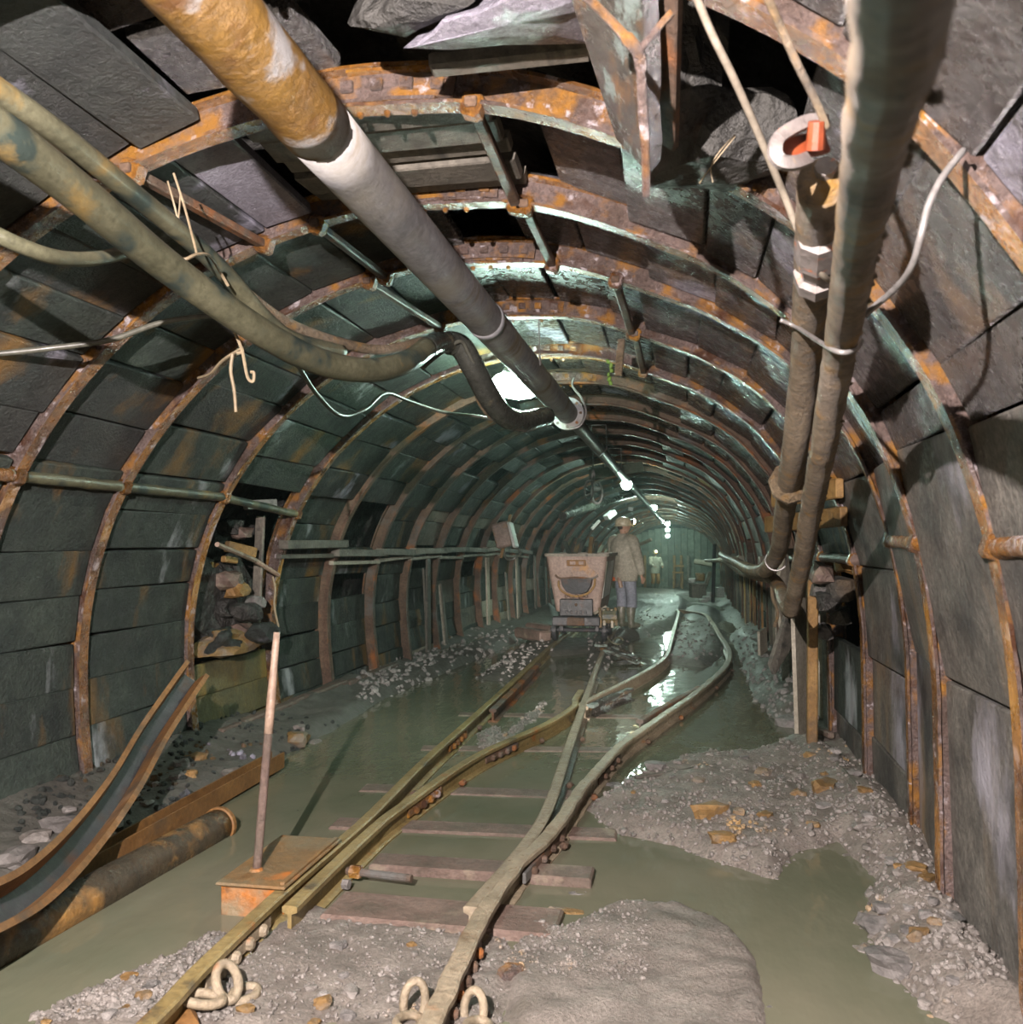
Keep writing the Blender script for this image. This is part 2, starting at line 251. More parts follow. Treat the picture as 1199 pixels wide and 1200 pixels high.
# ------------------------------------------------------------------ object helpers
class MB:
    """collects verts and faces in world space"""
    def __init__(s): s.v = []; s.f = []
    def add(s, v, f):
        o = len(s.v); s.v += [tuple(p) for p in v]; s.f += [tuple(i + o for i in q) for q in f]; return s
    def box(s, c, size, rot=None, ch=0.0, top=1.0):
        """chamfered box; ROT a 3x3 Matrix; TOP scales the upper face"""
        hx, hy, hz = (k / 2 for k in size); c = Vector(c); v = []
        R = rot or Matrix.Identity(3)
        e = min(ch, hx * .9, hy * .9, hz * .9)
        if e <= 0:
            P = [(-hx, -hy, -hz), (hx, -hy, -hz), (hx, hy, -hz), (-hx, hy, -hz), (-hx * top, -hy * top, hz), (hx * top, -hy * top, hz), (hx * top, hy * top, hz), (-hx * top, hy * top, hz)]
            return s.add([c + R @ Vector(p) for p in P], [(3, 2, 1, 0), (4, 5, 6, 7), (0, 1, 5, 4), (1, 2, 6, 5), (2, 3, 7, 6), (3, 0, 4, 7)])
        rings = [(-hz, e), (-hz + e, 0), (hz - e, 0), (hz, e)]
        for z, i in rings:
            k = top if z > 0 else 1
            a, b = (hx - i) * k, (hy - i) * k
            q = e * .6 if i == 0 else 0
            ring = [(-a + q, -b), (a - q, -b), (a, -b + q), (a, b - q), (a - q, b), (-a + q, b), (-a, b - q), (-a, -b + q)]
            v += [c + R @ Vector((x, y, z)) for x, y in ring]
        f = [tuple(range(7, -1, -1)), tuple(range(24, 32))]
        for r in range(3):
            for k in range(8):
                f.append((r * 8 + k, r * 8 + (k + 1) % 8, r * 8 + 8 + (k + 1) % 8, r * 8 + 8 + k))
        return s.add(v, f)
    def beam(s, a, b, w, h, up=(0, 0, 1), ch=0.0):
        """rectangular bar from a to b"""
        a, b = Vector(a), Vector(b); d = b - a; L = d.length; d.normalize()
        u = Vector(up); x = d.cross(u)
        if x.length < 1e-3: x = d.cross(Vector((1, 0, 0)))
        x.normalize(); z = x.cross(d)
        R = Matrix((x, d, z)).transposed()
        return s.box((a + b) / 2, (w, L, h), R, ch)
    def tube(s, pts, r, n=10, cap=True, wob=0.0, sd=0):
        pts = [Vector(p) for p in pts]; N = len(pts)
        rs = r if isinstance(r, (list, tuple)) else [r] * N
        t = [(pts[min(i + 1, N - 1)] - pts[max(i - 1, 0)]).normalized() for i in range(N)]
        x = t[0].cross(Vector((0.3, 0.2, 1)));
        if x.length < 1e-3: x = t[0].cross(Vector((1, 0, 0)))
        x.normalize(); v = []
        for i in range(N):
            x = (x - t[i] * x.dot(t[i])).normalized(); y = t[i].cross(x)
            for k in range(n):
                a = 2 * math.pi * k / n
                q = rs[i]
                if wob: q *= 1 + wob * noise.noise(Vector((pts[i].x * 14 + sd + math.cos(a), pts[i].y * 14, pts[i].z * 14 + math.sin(a))))
                v.append(pts[i] + x * (q * math.cos(a)) + y * (q * math.sin(a)))
        f = [(i * n + k, i * n + (k + 1) % n, i * n + n + (k + 1) % n, i * n + n + k) for i in range(N - 1) for k in range(n)]
        if cap: f += [tuple(range(n - 1, -1, -1)), tuple(range((N - 1) * n, N * n))]
        return s.add(v, f)
    def ring(s, c, R, r, axis=(0, 1, 0), n=20, m=6, sx=1.0, sy=1.0, xdir=None):
        """closed torus, stretched by sx, sy in its plane"""
        a = Vector(axis).normalized(); x = Vector(xdir) if xdir is not None else a.cross(Vector((0.2, 0.1, 1)))
        x = (x - a * x.dot(a)).normalized(); y = a.cross(x); c = Vector(c); v = []
        for i in range(n):
            t = 2 * math.pi * i / n
            ce = c + x * (R * sx * math.cos(t)) + y * (R * sy * math.sin(t)); o = (x * math.cos(t) + y * math.sin(t)).normalized()
            for k in range(m):
                q = 2 * math.pi * k / m; v.append(ce + o * (r * math.cos(q)) + a * (r * math.sin(q)))
        return s.add(v, [(i * m + k, ((i + 1) % n) * m + k, ((i + 1) % n) * m + (k + 1) % m, i * m + (k + 1) % m) for i in range(n) for k in range(m)])
    def lathe(s, c, axis, prof_, n=16):
        """prof_: (distance along axis, radius)"""
        a = Vector(axis).normalized(); x = a.cross(Vector((0.13, 0.2, 1)));
        if x.length < 1e-2: x = a.cross(Vector((1, 0, 0)))
        x.normalize(); y = a.cross(x); c = Vector(c); v = []
        for h, r in prof_:
            for k in range(n):
                t = 2 * math.pi * k / n; v.append(c + a * h + x * (r * math.cos(t)) + y * (r * math.sin(t)))
        f = [(i * n + k, i * n + (k + 1) % n, i * n + n + (k + 1) % n, i * n + n + k) for i in range(len(prof_) - 1) for k in range(n)]
        f += [tuple(range(n - 1, -1, -1)), tuple(range((len(prof_) - 1) * n, len(prof_) * n))]
        return s.add(v, f)
    def sweep(s, pts, section, up=(0, 0, 1), cap=True):
        """closed 2D section (x right, y up) along a path"""
        pts = [Vector(p) for p in pts]; N = len(pts); n = len(section); v = []
        for i in range(N):
            t = (pts[min(i + 1, N - 1)] - pts[max(i - 1, 0)]).normalized()
            u = Vector(up(i)) if callable(up) else Vector(up)
            x = t.cross(u).normalized(); y = x.cross(t)
            v += [pts[i] + x * a + y * b for a, b in section]
        f = [(i * n + k, i * n + (k + 1) % n, i * n + n + (k + 1) % n, i * n + n + k) for i in range(N - 1) for k in range(n)]
        if cap: f += [tuple(range(n - 1, -1, -1)), tuple(range((N - 1) * n, N * n))]
        return s.add(v, f)
    def rock(s, c, size, seed=0, rough=0.25, rot=0.0, sub=2):
        V, Fc = ICO[sub]; R = Matrix.Rotation(rot, 3, 'Z'); c = Vector(c); v = []
        for p in V:
            q = Vector(p); k = 1 + rough * (noise.noise(q * 1.3 + Vector((seed * 7.1, seed * 3.3, 0))) * 1.6 + 0.5 * noise.noise(q * 3.1 + Vector((seed * 1.7, 9, seed))))
            # flatten some sides so that stones look broken
            q = Vector((max(-.75, min(.8, q.x)), max(-.8, min(.72, q.y)), max(-.7, min(.7, q.z)))) * k
            v.append(c + R @ Vector((q.x * size[0], q.y * size[1], q.z * size[2])))
        return s.add(v, Fc)
    def build(s, name, mat, parent=None, smooth_=False):
        me = bpy.data.meshes.new(name); me.from_pydata(s.v, [], s.f); me.update()
        me.materials.append(mat)
        if smooth_: me.polygons.foreach_set('use_smooth', [True] * len(me.polygons))
        o = bpy.data.objects.new(name, me); C.objects.link(o)
        if parent is not None:
            o.parent = parent; o.matrix_parent_inverse = Matrix.Translation(-WLOC.get(parent.name, Vector()))
        WLOC[o.name] = WLOC.get(parent.name, Vector()) if parent is not None and False else Vector()
        return o
WLOC = {}
def _ico():
    import bmesh
    d = {}
    for k in (1, 2, 3, 4):
        bm = bmesh.new(); bmesh.ops.create_icosphere(bm, subdivisions=k, radius=1)
        bm.verts.ensure_lookup_table()
        d[k] = ([tuple(v.co) for v in bm.verts], [tuple(v.index for v in f.verts) for f in bm.faces]); bm.free()
    return d
ICO = _ico()
def tag(o, label, cat, group=None, kind=None):
    o['label'] = label; o['category'] = cat
    if group: o['group'] = group
    if kind: o['kind'] = kind
    return o
def thing(name, loc, label, cat, group=None):
    o = bpy.data.objects.new(name, None); C.objects.link(o); o.location = Vector(loc); o.empty_display_size = 0.1
    WLOC[o.name] = Vector(loc)
    return tag(o, label, cat, group)
def struct(o):
    o['kind'] = 'structure'; return o
ORD = ['first', 'second', 'third', 'fourth', 'fifth', 'sixth', 'seventh', 'eighth', 'ninth', 'tenth', 'eleventh', 'twelfth', 'thirteenth', 'fourteenth', 'fifteenth', 'sixteenth',
       'seventeenth', 'eighteenth', 'nineteenth', 'twentieth', 'twenty-first', 'twenty-second', 'twenty-third', 'twenty-fourth', 'twenty-fifth', 'twenty-sixth', 'twenty-seventh', 'twenty-eighth', 'twenty-ninth', 'thirtieth', 'thirty-first']
def path3(pts, n=6): return catmull(pts, n)
RIBS = [1.05, 2.05, 3.03, 3.97, 4.85, 6.05, 7.4, 8.65, 10.0, 11.3, 12.7, 14.1, 15.6, 17.0, 18.5, 20.0, 21.6, 23.2, 24.8, 26.5, 28.2, 30.0, 32.0, 34.0, 36.0, 38.0, 40.0, 42.0]
Y_BACK = 43.0
S_L, S_R = s_left(1.90), s_right(1.86)

M_wetp = material('lilac_crusted_lagging', ((0.20, 0.19, 0.22), (0.36, 0.35, 0.41)), [((0.06, 0.06, 0.06), 2.2, 0.54, 0.66)], rough=(0.2, 0.5), bump=1.0, bump_scale=60, rnd=0, big_bump=.3)
# rock behind the lagging, one shell per side; the lagging planks are its children
def shell(name, s0, s1, ns):
    ys = [-1.6 + 0.45 * k for k in range(26)] + [10.2 + 1.1 * k for k in range(32)]
    v = []; f = []
    for j, y in enumerate(ys):
        for i in range(ns + 1):
            s = s0 + (s1 - s0) * i / ns; p = prof(s, y)
            o = 0.36 + 0.16 * noise.noise(Vector((p.x * 2, y * 1.7, p.z * 2)))
            if 1.8 < y < 3.1 and -0.35 < p.x < 0.45 and p.z > 2: o += 0.45
            if 5.9 < y < 7.5 and p.x < -3 and 0.6 < p.z < 1.9: o += 0.2
            v.append(prof(s, y, o))
    n = ns + 1
    f = [(j * n + i, j * n + i + 1, (j + 1) * n + i + 1, (j + 1) * n + i) for j in range(len(ys) - 1) for i in range(ns)]
    return struct(MB().add(v, f).build(name, M_rock))
WALL_L = shell('wall_left', 0, S_L, 14)
CEIL = shell('ceiling', S_L, S_R, 26)
WALL_R = shell('wall_right', S_R, S_END, 14)

def plank(parent, y0, y1, s0, s1, mat, off=0.118, th=0.05, jit=0.010, tilt=0.0, name='lagging_plank'):
    """one board or slab of lagging from arch to arch, a chamfered, slightly crooked box"""
    rj = lambda k: random.uniform(-k, k)
    c = 0.007; v = []
    cor = [(y0, s0), (y0, s1), (y1, s1), (y1, s0)]
    dj = [(rj(.012), rj(.012), rj(jit) + (tilt if k in (1, 2) else -tilt)) for k in range(4)]
    sg = [(1, 1), (1, -1), (-1, -1), (-1, 1)]
    for lay, (ins, o) in enumerate(((0, th), (0, c), (c, 0))):
        for (y, s), (a, b, d), (gy, gs) in zip(cor, dj, sg):
            v.append(prof(min(max(s + b + gs * ins, 0), S_END), y + a + gy * ins, off + o + d))
    f = [(0, 1, 2, 3), (11, 10, 9, 8)]
    for L in (0, 4):
        for k in range(4):
            f.append((L + k, L + 4 + k, L + 4 + (k + 1) % 4, L + (k + 1) % 4))
    # centre the mesh on its own origin
    ce = sum((Vector(p) for p in v), Vector()) / len(v)
    m = MB().add([Vector(p) - ce for p in v], f)
    o = m.build('lagging_plank' if name == 'lagging_plank' else name, mat, parent); o.location = ce
    return o

G = 0.020
for b in range(len(RIBS) - 1):
    y0, y1 = RIBS[b] + G, RIBS[b + 1] - G
    near = b < 8
    # left wall: level boards a hand and a half high
    s = s_left(-0.12) if b < 12 else s_left(-0.05)
    k = 0
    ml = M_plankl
    while s < S_L - 0.03:
        wd = random.uniform(0.235, 0.275) if near else random.uniform(0.22, 0.34)
        e = min(s + wd, S_L)
        if S_L - e < 0.12: e = S_L
        zc = prof((s + e) / 2, y0).z; skip = False
        if b == 5 and 0.70 < zc < 1.80: skip = True                          # the hole in the left wall
        if b >= 7 and zc > 1.0 and random.random() < (0.30 if zc < 1.7 else 0.12): skip = True
        if not skip:
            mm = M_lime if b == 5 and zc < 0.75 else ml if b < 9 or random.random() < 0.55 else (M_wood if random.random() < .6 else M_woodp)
            plank(WALL_L, y0, y1, s + 0.002, e - 0.002, mm, jit=0.004 if near else 0.02, off=0.045 if b < 5 else 0.065 if b == 5 else 0.105)
        s = e
    # roof
    s = S_L
    while s < S_R - 0.04:
        p = prof(s, y0)
        wd = random.uniform(0.24, 0.36)
        if p.x > 0.2: wd = random.uniform(0.30, 0.42)
        e = min(s + wd, S_R)
        if S_R - e < 0.14: e = S_R
        pc = prof((s + e) / 2, y0); skip = False
        if b == 1 and -0.30 < pc.x < 0.30: skip = True                       # fallen-in roof at the near right
        if b == 1 and -1.75 < pc.x < -0.32: skip = True                      # rebuilt below with slabs and a beam
        if b == 2 and -1.62 < pc.x < -0.66: skip = True                      # cross boards
        if b == 3 and -1.16 < pc.x < -0.90: skip = True                      # small black hole
        if b >= 7 and random.random() < 0.05: skip = True
        gap = random.choice((0.004, 0.004, 0.02, 0.05)) if -1.2 < pc.x < 0.15 else random.choice((0.003, 0.004, 0.008))
        if not skip:
            mat = M_plankc if pc.x > -1.3 else random.choice((M_plankl, M_plank, M_plank))
            if b > 8: mat = M_plank
            if b == 2 and -1.98 < pc.x < -1.62: mat = M_wetp
            plank(CEIL, y0, y1, s + gap, e - 0.004, mat, jit=0.012, off=random.uniform(0.045, 0.07) if pc.x > -0.25 else random.uniform(0.09, 0.125) if pc.x > -1.7 else random.uniform(.05, .08))
        s = e
    # right wall: tall slabs near, narrower boards far
    s = S_R
    while s < S_END - 0.30:
        wd = 0.92 if b < 4 else random.uniform(0.5, 0.62) if b < 6 else random.uniform(0.26, 0.4)
        e = min(s + wd, S_END - 0.22)
        if S_END - 0.22 - e < 0.2: e = S_END - 0.22
        zc = prof((s + e) / 2, y0).z; skip = False
        if b == 5 and 0.95 < zc < 1.55: skip = True
        if b >= 7 and zc > 0.7 and random.random() < 0.35: skip = True
        if not skip:
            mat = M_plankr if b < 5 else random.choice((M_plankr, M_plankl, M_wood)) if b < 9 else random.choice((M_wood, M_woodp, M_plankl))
            plank(WALL_R, y0, y1, s + 0.005, e - 0.005, mat, jit=0.006 if b < 4 else 0.016, off=0.045)
        s = e
        if e >= S_END - 0.23: break

# upright slats in front of the lagging further in at the right
for b in range(6, 17):
    for k in range(3):
        y = RIBS[b] + .12 + (RIBS[b + 1] - RIBS[b] - .3) * (k + random.uniform(.1, .6)) / 3; wd = random.uniform(.10, .20); hz = random.uniform(.85, 1.3)
        if random.random() < .2: continue
        m_ = random.choice((M_woodp, M_wood, M_plankr, M_woody))
        plank(WALL_R, y, y + wd, s_right(hz), S_END - .25, m_, off=.01, th=.03, jit=.012, name='upright_slat')
for b in range(9, 17):
    for k in range(2):
        if random.random() < .35: continue
        y = RIBS[b] + .12 + random.uniform(.1, .7) * (RIBS[b + 1] - RIBS[b] - .3); wd = random.uniform(.10, .2)
        plank(WALL_L, y, y + wd, .25, s_left(random.uniform(.9, 1.4)), random.choice((M_woodp, M_wood, M_wood)), off=.03, th=.03, jit=.012, name='upright_slat')
# cross boards in the second roof bay
for (ya, yb, o) in ((3.08, 3.24, 0.05), (3.27, 3.45, 0.065), (3.47, 3.60, 0.085), (3.62, 3.80, 0.06), (3.83, 3.92, 0.085)):
    plank(CEIL, ya, yb, s_x(-1.60) , s_x(-0.68), M_wood, off=o, th=0.04, jit=0.008)
# slabs over the first roof bay
plank(CEIL, 2.10, 2.55, s_x(-1.74), s_x(-1.30), M_plankc, off=0.16, tilt=0.02)
plank(CEIL, 2.60, 3.00, s_x(-1.72), s_x(-1.18), M_plankc, off=0.14, tilt=-0.02)
plank(CEIL, 2.08, 2.42, s_x(-1.24), s_x(-0.76), M_plankc, off=0.20, tilt=0.03)

# steel arches
def arch(i, y):
    near = i < 9
    nst = 120 if i < 6 else 60 if near else 34
    lab = f'{ORD[i]} steel arch from the camera, ' + ('rust orange and wet' if i < 6 else 'dull brown with rusty edges' if i < 12 else 'dark and far down the tunnel')
    root = thing('steel_arch', prof(0, y), lab, 'arch', 'steel arches holding up the tunnel')
    sec = [(-.040, 0), (.040, 0), (.040, .013), (.007, .022), (.007, .112), (.048, .118), (.048, .130), (-.048, .130), (-.048, .118), (-.007, .112), (-.007, .022), (-.040, .013)]
    if i > 11: sec = [(-.05, 0), (.05, 0), (.05, .013), (.006, .02), (.006, .12), (-.006, .12), (-.006, .02), (-.05, .013)]
    n = len(sec)
    s_cut = s_x(-1.02 + random.uniform(-.05, .05))
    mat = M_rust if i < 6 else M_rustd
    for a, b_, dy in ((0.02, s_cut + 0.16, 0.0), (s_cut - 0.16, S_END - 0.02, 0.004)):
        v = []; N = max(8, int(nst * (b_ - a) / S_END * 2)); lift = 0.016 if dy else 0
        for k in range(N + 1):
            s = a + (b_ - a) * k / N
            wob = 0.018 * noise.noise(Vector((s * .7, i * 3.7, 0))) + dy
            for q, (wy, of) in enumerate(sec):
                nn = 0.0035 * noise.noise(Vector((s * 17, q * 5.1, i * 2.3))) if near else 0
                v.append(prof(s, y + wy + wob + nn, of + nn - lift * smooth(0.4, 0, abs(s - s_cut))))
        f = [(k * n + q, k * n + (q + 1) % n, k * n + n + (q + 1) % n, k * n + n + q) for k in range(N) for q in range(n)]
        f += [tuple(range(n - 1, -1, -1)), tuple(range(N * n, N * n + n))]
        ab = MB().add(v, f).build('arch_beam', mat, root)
        if i < 6:                                       # pale mineral crust, the lit look of the camera-facing side painted into it
            ab.data.materials.append(M_crust_lit)
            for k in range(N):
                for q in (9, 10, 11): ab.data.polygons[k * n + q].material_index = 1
    if i < 7:
        # splice plate with square nuts where the two beams overlap
        m = MB(); v = []
        for k in range(7):
            s = s_cut - 0.22 + 0.44 * k / 6
            for yy, of in ((-.022, .02), (-.022, .10), (-.008, .10), (-.008, .02)):
                v.append(prof(s, y + yy, of))
        f = [(k * 4 + q, k * 4 + (q + 1) % 4, k * 4 + 4 + (q + 1) % 4, k * 4 + 4 + q) for k in range(6) for q in range(4)] + [(3, 2, 1, 0), (24, 25, 26, 27)]
        pl = m.add(v, f).build('splice_plate', M_crust_lit, root)
        for k in range(4):
            s = s_cut - 0.16 + 0.107 * k; c = prof(s, y - 0.030, 0.060); e = prof(s + .03, y - 0.03, 0.06)
            MB().beam(c - (e - c) * .75, e - (e - c) * .25, 0.018, 0.042, up=(0, 0, 1), ch=0.004).build('nut', M_crust_lit, pl)
        # rust-bulged bolt heads under the splice
        for k in range(3):
            c = prof(s_cut - 0.12 + k * 0.1, y, -0.024)
            MB().lathe(c, (0, 0, -1), [(0, .013), (.012, .012), (.02, .006)], 8).build('bolt', M_rust, root)
    return root
for i, y in enumerate(RIBS[1:]): arch(i, y)

# spacer bars from arch to arch
def spacer(b, s, mat, r, label, sq=False, off=0.015, ds=0.0, lump=True, ext=0.05):
    a = prof(s, RIBS[b] - ext, off); e = prof(s + ds, RIBS[b + 1] + ext, off)
    t = thing('spacer_bar', (a + e) / 2, label, 'bar', 'spacer bars between the arches')
    m = MB()
    if sq: m.beam(a, e, r * 2, r * 1.7, ch=0.006)
    else: m.tube([a + (e - a) * k / 14 for k in range(15)], r, 9, wob=0.25)
    m.build('bar', mat, t, not sq)
    if lump:
        for q in (RIBS[b], RIBS[b + 1]):
            k = (q - RIBS[b] + ext) / (RIBS[b + 1] - RIBS[b] + 2 * ext); c = a + (e - a) * k
            MB().box(c, (0.075, 0.075, 0.085), Matrix.Rotation(.3, 3, 'Y'), 0.015).build('clamp', M_rust if b < 6 else mat, t)
    return t
def between(b): return f'between the {ORD[b - 1]} and {ORD[b]} arch' if b >= 1 else 'just before the first arch'
for b, z, dz in ((1, 1.83, 0), (2, 1.83, 0), (3, 1.83, 0), (4, 1.83, 0), (5, 1.83, -0.08)):
    spacer(b, s_left(z), M_hose if b > 2 else M_rust, 0.032, f'crusted spacer bar on left wall {between(b)}', ds=s_left(z + dz) - s_left(z))
for b in range(6, 15):
    z = 1.50 if b == 6 else 1.42
    spacer(b, s_left(z), M_wood if b < 9 or b % 3 else M_woodp, 0.045, f'squared timber spacer on left wall {between(b)}', sq=True, off=-0.01, ds=random.uniform(-.04, .04), lump=False, ext=.09)
    spacer(b, s_left(z - .11), M_woodp if b > 6 else M_wood, 0.025, f'thin pale bar under timber spacer, left wall {between(b)}', sq=True, off=0.02, ds=random.uniform(-.05, .05), lump=False, ext=.05)
for b, z, dz in ((1, 1.49, 0), (3, 1.50, 0.02), (5, 1.40, 0), (7, 1.36, 0), (9, 1.3, 0)):
    spacer(b, s_right(z), M_rust if b < 4 else M_sleeper, 0.034, f'rusty spacer bar on right wall {between(b)}', ds=s_right(z + dz) - s_right(z))
for b, x, dx in ((2, -0.70, -0.02), (3, -0.68, 0), (4, -0.34, 0.02), (5, -0.30, 0), (1, -2.08, 0.03), (2, -2.00, 0.08), (3, -1.66, 0.04), (4, -1.72, 0.1)):
    side = 'right' if x > -1 else 'left'
    spacer(b, s_x(x), M_rustd, 0.022, f'rusty angle spacer in roof {side} of grey pipe, {between(b)}', sq=True, ds=s_x(x + dx) - s_x(x), off=0.0)

# ------------------------------------------------------------------ floor
def flz(px, py, dz=0.0):
    z = dz
    for _ in range(12):
        p = fl(px, py, z); z = shift(p.y)[1] + dz
    return p
MUD = [  # outlines on the ground of what stands above the water, height
    ([(600, 1260), (588, 1125), (622, 1082), (660, 1092), (720, 1066), (790, 1062), (850, 1082), (885, 1125), (905, 1200), (915, 1260)], .040, .10),
    ([(150, 1260), (215, 1190), (330, 1078), (372, 1060), (440, 1082), (540, 1090), (585, 1062), (605, 1110), (590, 1260)], .022, .12),
    ([(690, 950), (735, 915), (800, 893), (890, 885), (925, 868), (962, 880), (1010, 925), (1070, 990), (1120, 1100), (1230, 1230), (1100, 1190), (1035, 1125), (1012, 1075), (1040, 1030), (1000, 1000), (985, 985), (930, 1000), (905, 1030), (850, 1012), (790, 990), (720, 975)], .075, .22),
    ([(-20, 1260), (20, 1190), (100, 1160), (150, 1138), (200, 1120), (250, 1090), (275, 1098), (230, 1150), (160, 1260)], .018, .16),
    ([(-60, 1050), (-60, 940), (90, 935), (230, 875), (330, 842), (400, 808), (450, 795), (560, 755), (640, 715), (655, 730), (560, 772), (450, 818), (400, 850), (330, 885), (280, 915), (150, 980), (60, 1020)], .09, .22),
    ([(560, 795), (600, 765), (640, 745), (700, 752), (705, 765), (640, 770), (600, 800)], .06, .3),
    ([(700, 800), (712, 775), (740, 750), (790, 735), (800, 715), (780, 690), (700, 690), (690, 760)], .10, .4),
    ([(775, 775), (795, 745), (800, 715), (830, 712), (845, 740), (850, 765), (825, 782)], .08, .4),
    ([(860, 745), (890, 740), (935, 790), (950, 850), (905, 840), (880, 800)], .10, .3),
    ([(560, 860), (590, 848), (590, 870), (560, 885)], .03, .15), ([(560, 880), (640, 820), (640, 835), (570, 895)], .02, .15),
    ([(690, 700), (860, 700), (850, 680), (700, 680)], .12, 1.0),
]
_mud = []
for poly, hgt, wid in MUD:
    P = np.array([[p.x, p.y] for p in (flz(*q) for q in poly)]); _mud.append((P, hgt, wid))
def poly_sd(X, Y, P):
    """signed distance to a polygon, positive inside"""
    d = np.full(X.shape, 1e9); ins = np.zeros(X.shape, bool); n = len(P)
    for i in range(n):
        a, b = P[i], P[(i + 1) % n]; ex, ey = b - a
        t = np.clip(((X - a[0]) * ex + (Y - a[1]) * ey) / (ex * ex + ey * ey + 1e-12), 0, 1)
        d = np.minimum(d, np.hypot(X - a[0] - t * ex, Y - a[1] - t * ey))
        c = ((a[1] > Y) != (b[1] > Y)) & (X < ex * (Y - a[1]) / (ey if abs(ey) > 1e-12 else 1e-12) + a[0]); ins ^= c
    return np.where(ins, d, -d)
def height(X, Y):
    X = np.asarray(X, float); Y = np.asarray(Y, float); H = np.full(X.shape, -0.055)
    for P, hgt, wid in _mud:
        t = np.clip((poly_sd(X, Y, P) / wid + 0.5), 0, 1); t = t * t * (3 - 2 * t)
        H = np.maximum(H, -0.055 + (hgt + 0.055) * t)
    dx = np.maximum(np.maximum(X - 0.75, -3.15 - X), 0)              # banked up against the walls
    H += 0.30 * np.clip(dx, 0, .5)
    far = np.clip((Y - 13) / 6, 0, 1); H += far * (0.03 + 0.05 * np.sin(Y * 0.9 + 1.7 * X) - 0.02 * np.cos(X * 3))
    return H
ys = list(np.concatenate([np.arange(1.4, 6.5, 0.022), np.arange(6.5, 12, 0.05), np.arange(12, 43.6, 0.22)]))
xs = list(np.concatenate([np.arange(-4.2, -3.3, 0.06), np.arange(-3.3, 1.35, 0.026), np.arange(1.35, 2.3, 0.09)]))
XX, YY = np.meshgrid(xs, ys); HH = height(XX, YY)
v = []
for j, y in enumerate(ys):
    sx, sz = shift(y)
    for i, x in enumerate(xs):
        h = HH[j, i]; q = Vector((x, y, 0))
        h += 0.026 * noise.noise(q * 2.1) + 0.018 * noise.noise(q * 6.3) + (0.011 * noise.noise(q * 17) + 0.006 * noise.noise(q * 41) if y < 9 else 0)
        v.append((x + sx, y, h + sz))
n = len(xs)
f = [(j * n + i, j * n + i + 1, (j + 1) * n + i + 1, (j + 1) * n + i) for j in range(len(ys) - 1) for i in range(n - 1)]
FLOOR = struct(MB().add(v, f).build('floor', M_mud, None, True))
def ground(x, y):
    q = Vector((x, y, 0)); return float(height(np.array([x]), np.array([y]))[0]) + 0.022 * noise.noise(q * 2.1) + 0.016 * noise.noise(q * 6.3) + shift(y)[1]
v = []; ys2 = np.arange(1.3, 43.5, 0.6)
for y in ys2:
    sx, sz = shift(y)
    for x in (-3.42, -2, -.5, 1.08): v.append((x + sx, y, sz + 0.0))
f = [(j * 4 + i, j * 4 + i + 1, j * 4 + 5 + i, j * 4 + 4 + i) for j in range(len(ys2) - 1) for i in range(3)]
tag(MB().add(v, f).build('water', M_water, None, True), 'murky green standing water covering the tunnel floor around the rails', 'water', kind='stuff')
# damp haze that hangs in the tunnel and glows round the lamps
hz = bpy.data.materials.new('damp_haze'); hz.use_nodes = True
hz.node_tree.nodes.remove(hz.node_tree.nodes['Principled BSDF'])
_v = hz.node_tree.nodes.new('ShaderNodeVolumeScatter'); _v.inputs['Color'].default_value = (0.80, 1.0, 0.95, 1); _v.inputs['Density'].default_value = 0.0035; _v.inputs['Anisotropy'].default_value = 0.25
hz.node_tree.links.new(_v.outputs[0], hz.node_tree.nodes['Material Output'].inputs['Volume'])
v = []; SS = [S_END * k / 24 for k in range(25)]; yy = [4.6, 10, 16, 22, 28, 34, 42.6]
for y in yy: v += [prof(min(max(s, .45), S_END - .45), y, -.012) for s in SS]
n = 25
f = [(j * n + k, j * n + k + 1, (j + 1) * n + k + 1, (j + 1) * n + k) for j in range(len(yy) - 1) for k in range(n - 1)] + [(j * n + n - 1, j * n, (j + 1) * n, (j + 1) * n + n - 1) for j in range(len(yy) - 1)] + [tuple(range(n - 1, -1, -1)), tuple(range((len(yy) - 1) * n, len(yy) * n))]
tag(MB().add(v, f).build('haze', hz), 'thin damp haze glowing round the lamps deeper in the tunnel', 'haze', kind='stuff')
# loose gravel, far too many bits to count
def gravel(name, n, pick, size, mat, label):
    m = MB(); V, Fc = ICO[1]
    V = V[:]; k = 0; tries = 0
    X = []; 
    while k < n and tries < n * 12:
        tries += 1
        x, y = pick()
        g = ground(x, y)
        if g < shift(y)[1] - 0.018: continue
        s = size * random.uniform(.4, 1.5) * (1.6 if random.random() < .08 else 1)
        R = Matrix.Rotation(random.uniform(0, 6.3), 3, Vector((random.random(), random.random(), random.random())).normalized())
        sc = Vector((s * random.uniform(.7, 1.3), s * random.uniform(.7, 1.3), s * random.uniform(.5, .9)))
        c = Vector((x, y, g + s * .15)); 
        m.add([c + R @ Vector((p[0] * sc.x * random.uniform(.8, 1.15), p[1] * sc.y, p[2] * sc.z)) for p in ICO0[0]], ICO0[1]); k += 1
    return tag(m.build(name, mat), label, 'gravel', kind='stuff')
_t = (1 + 5 ** .5) / 2
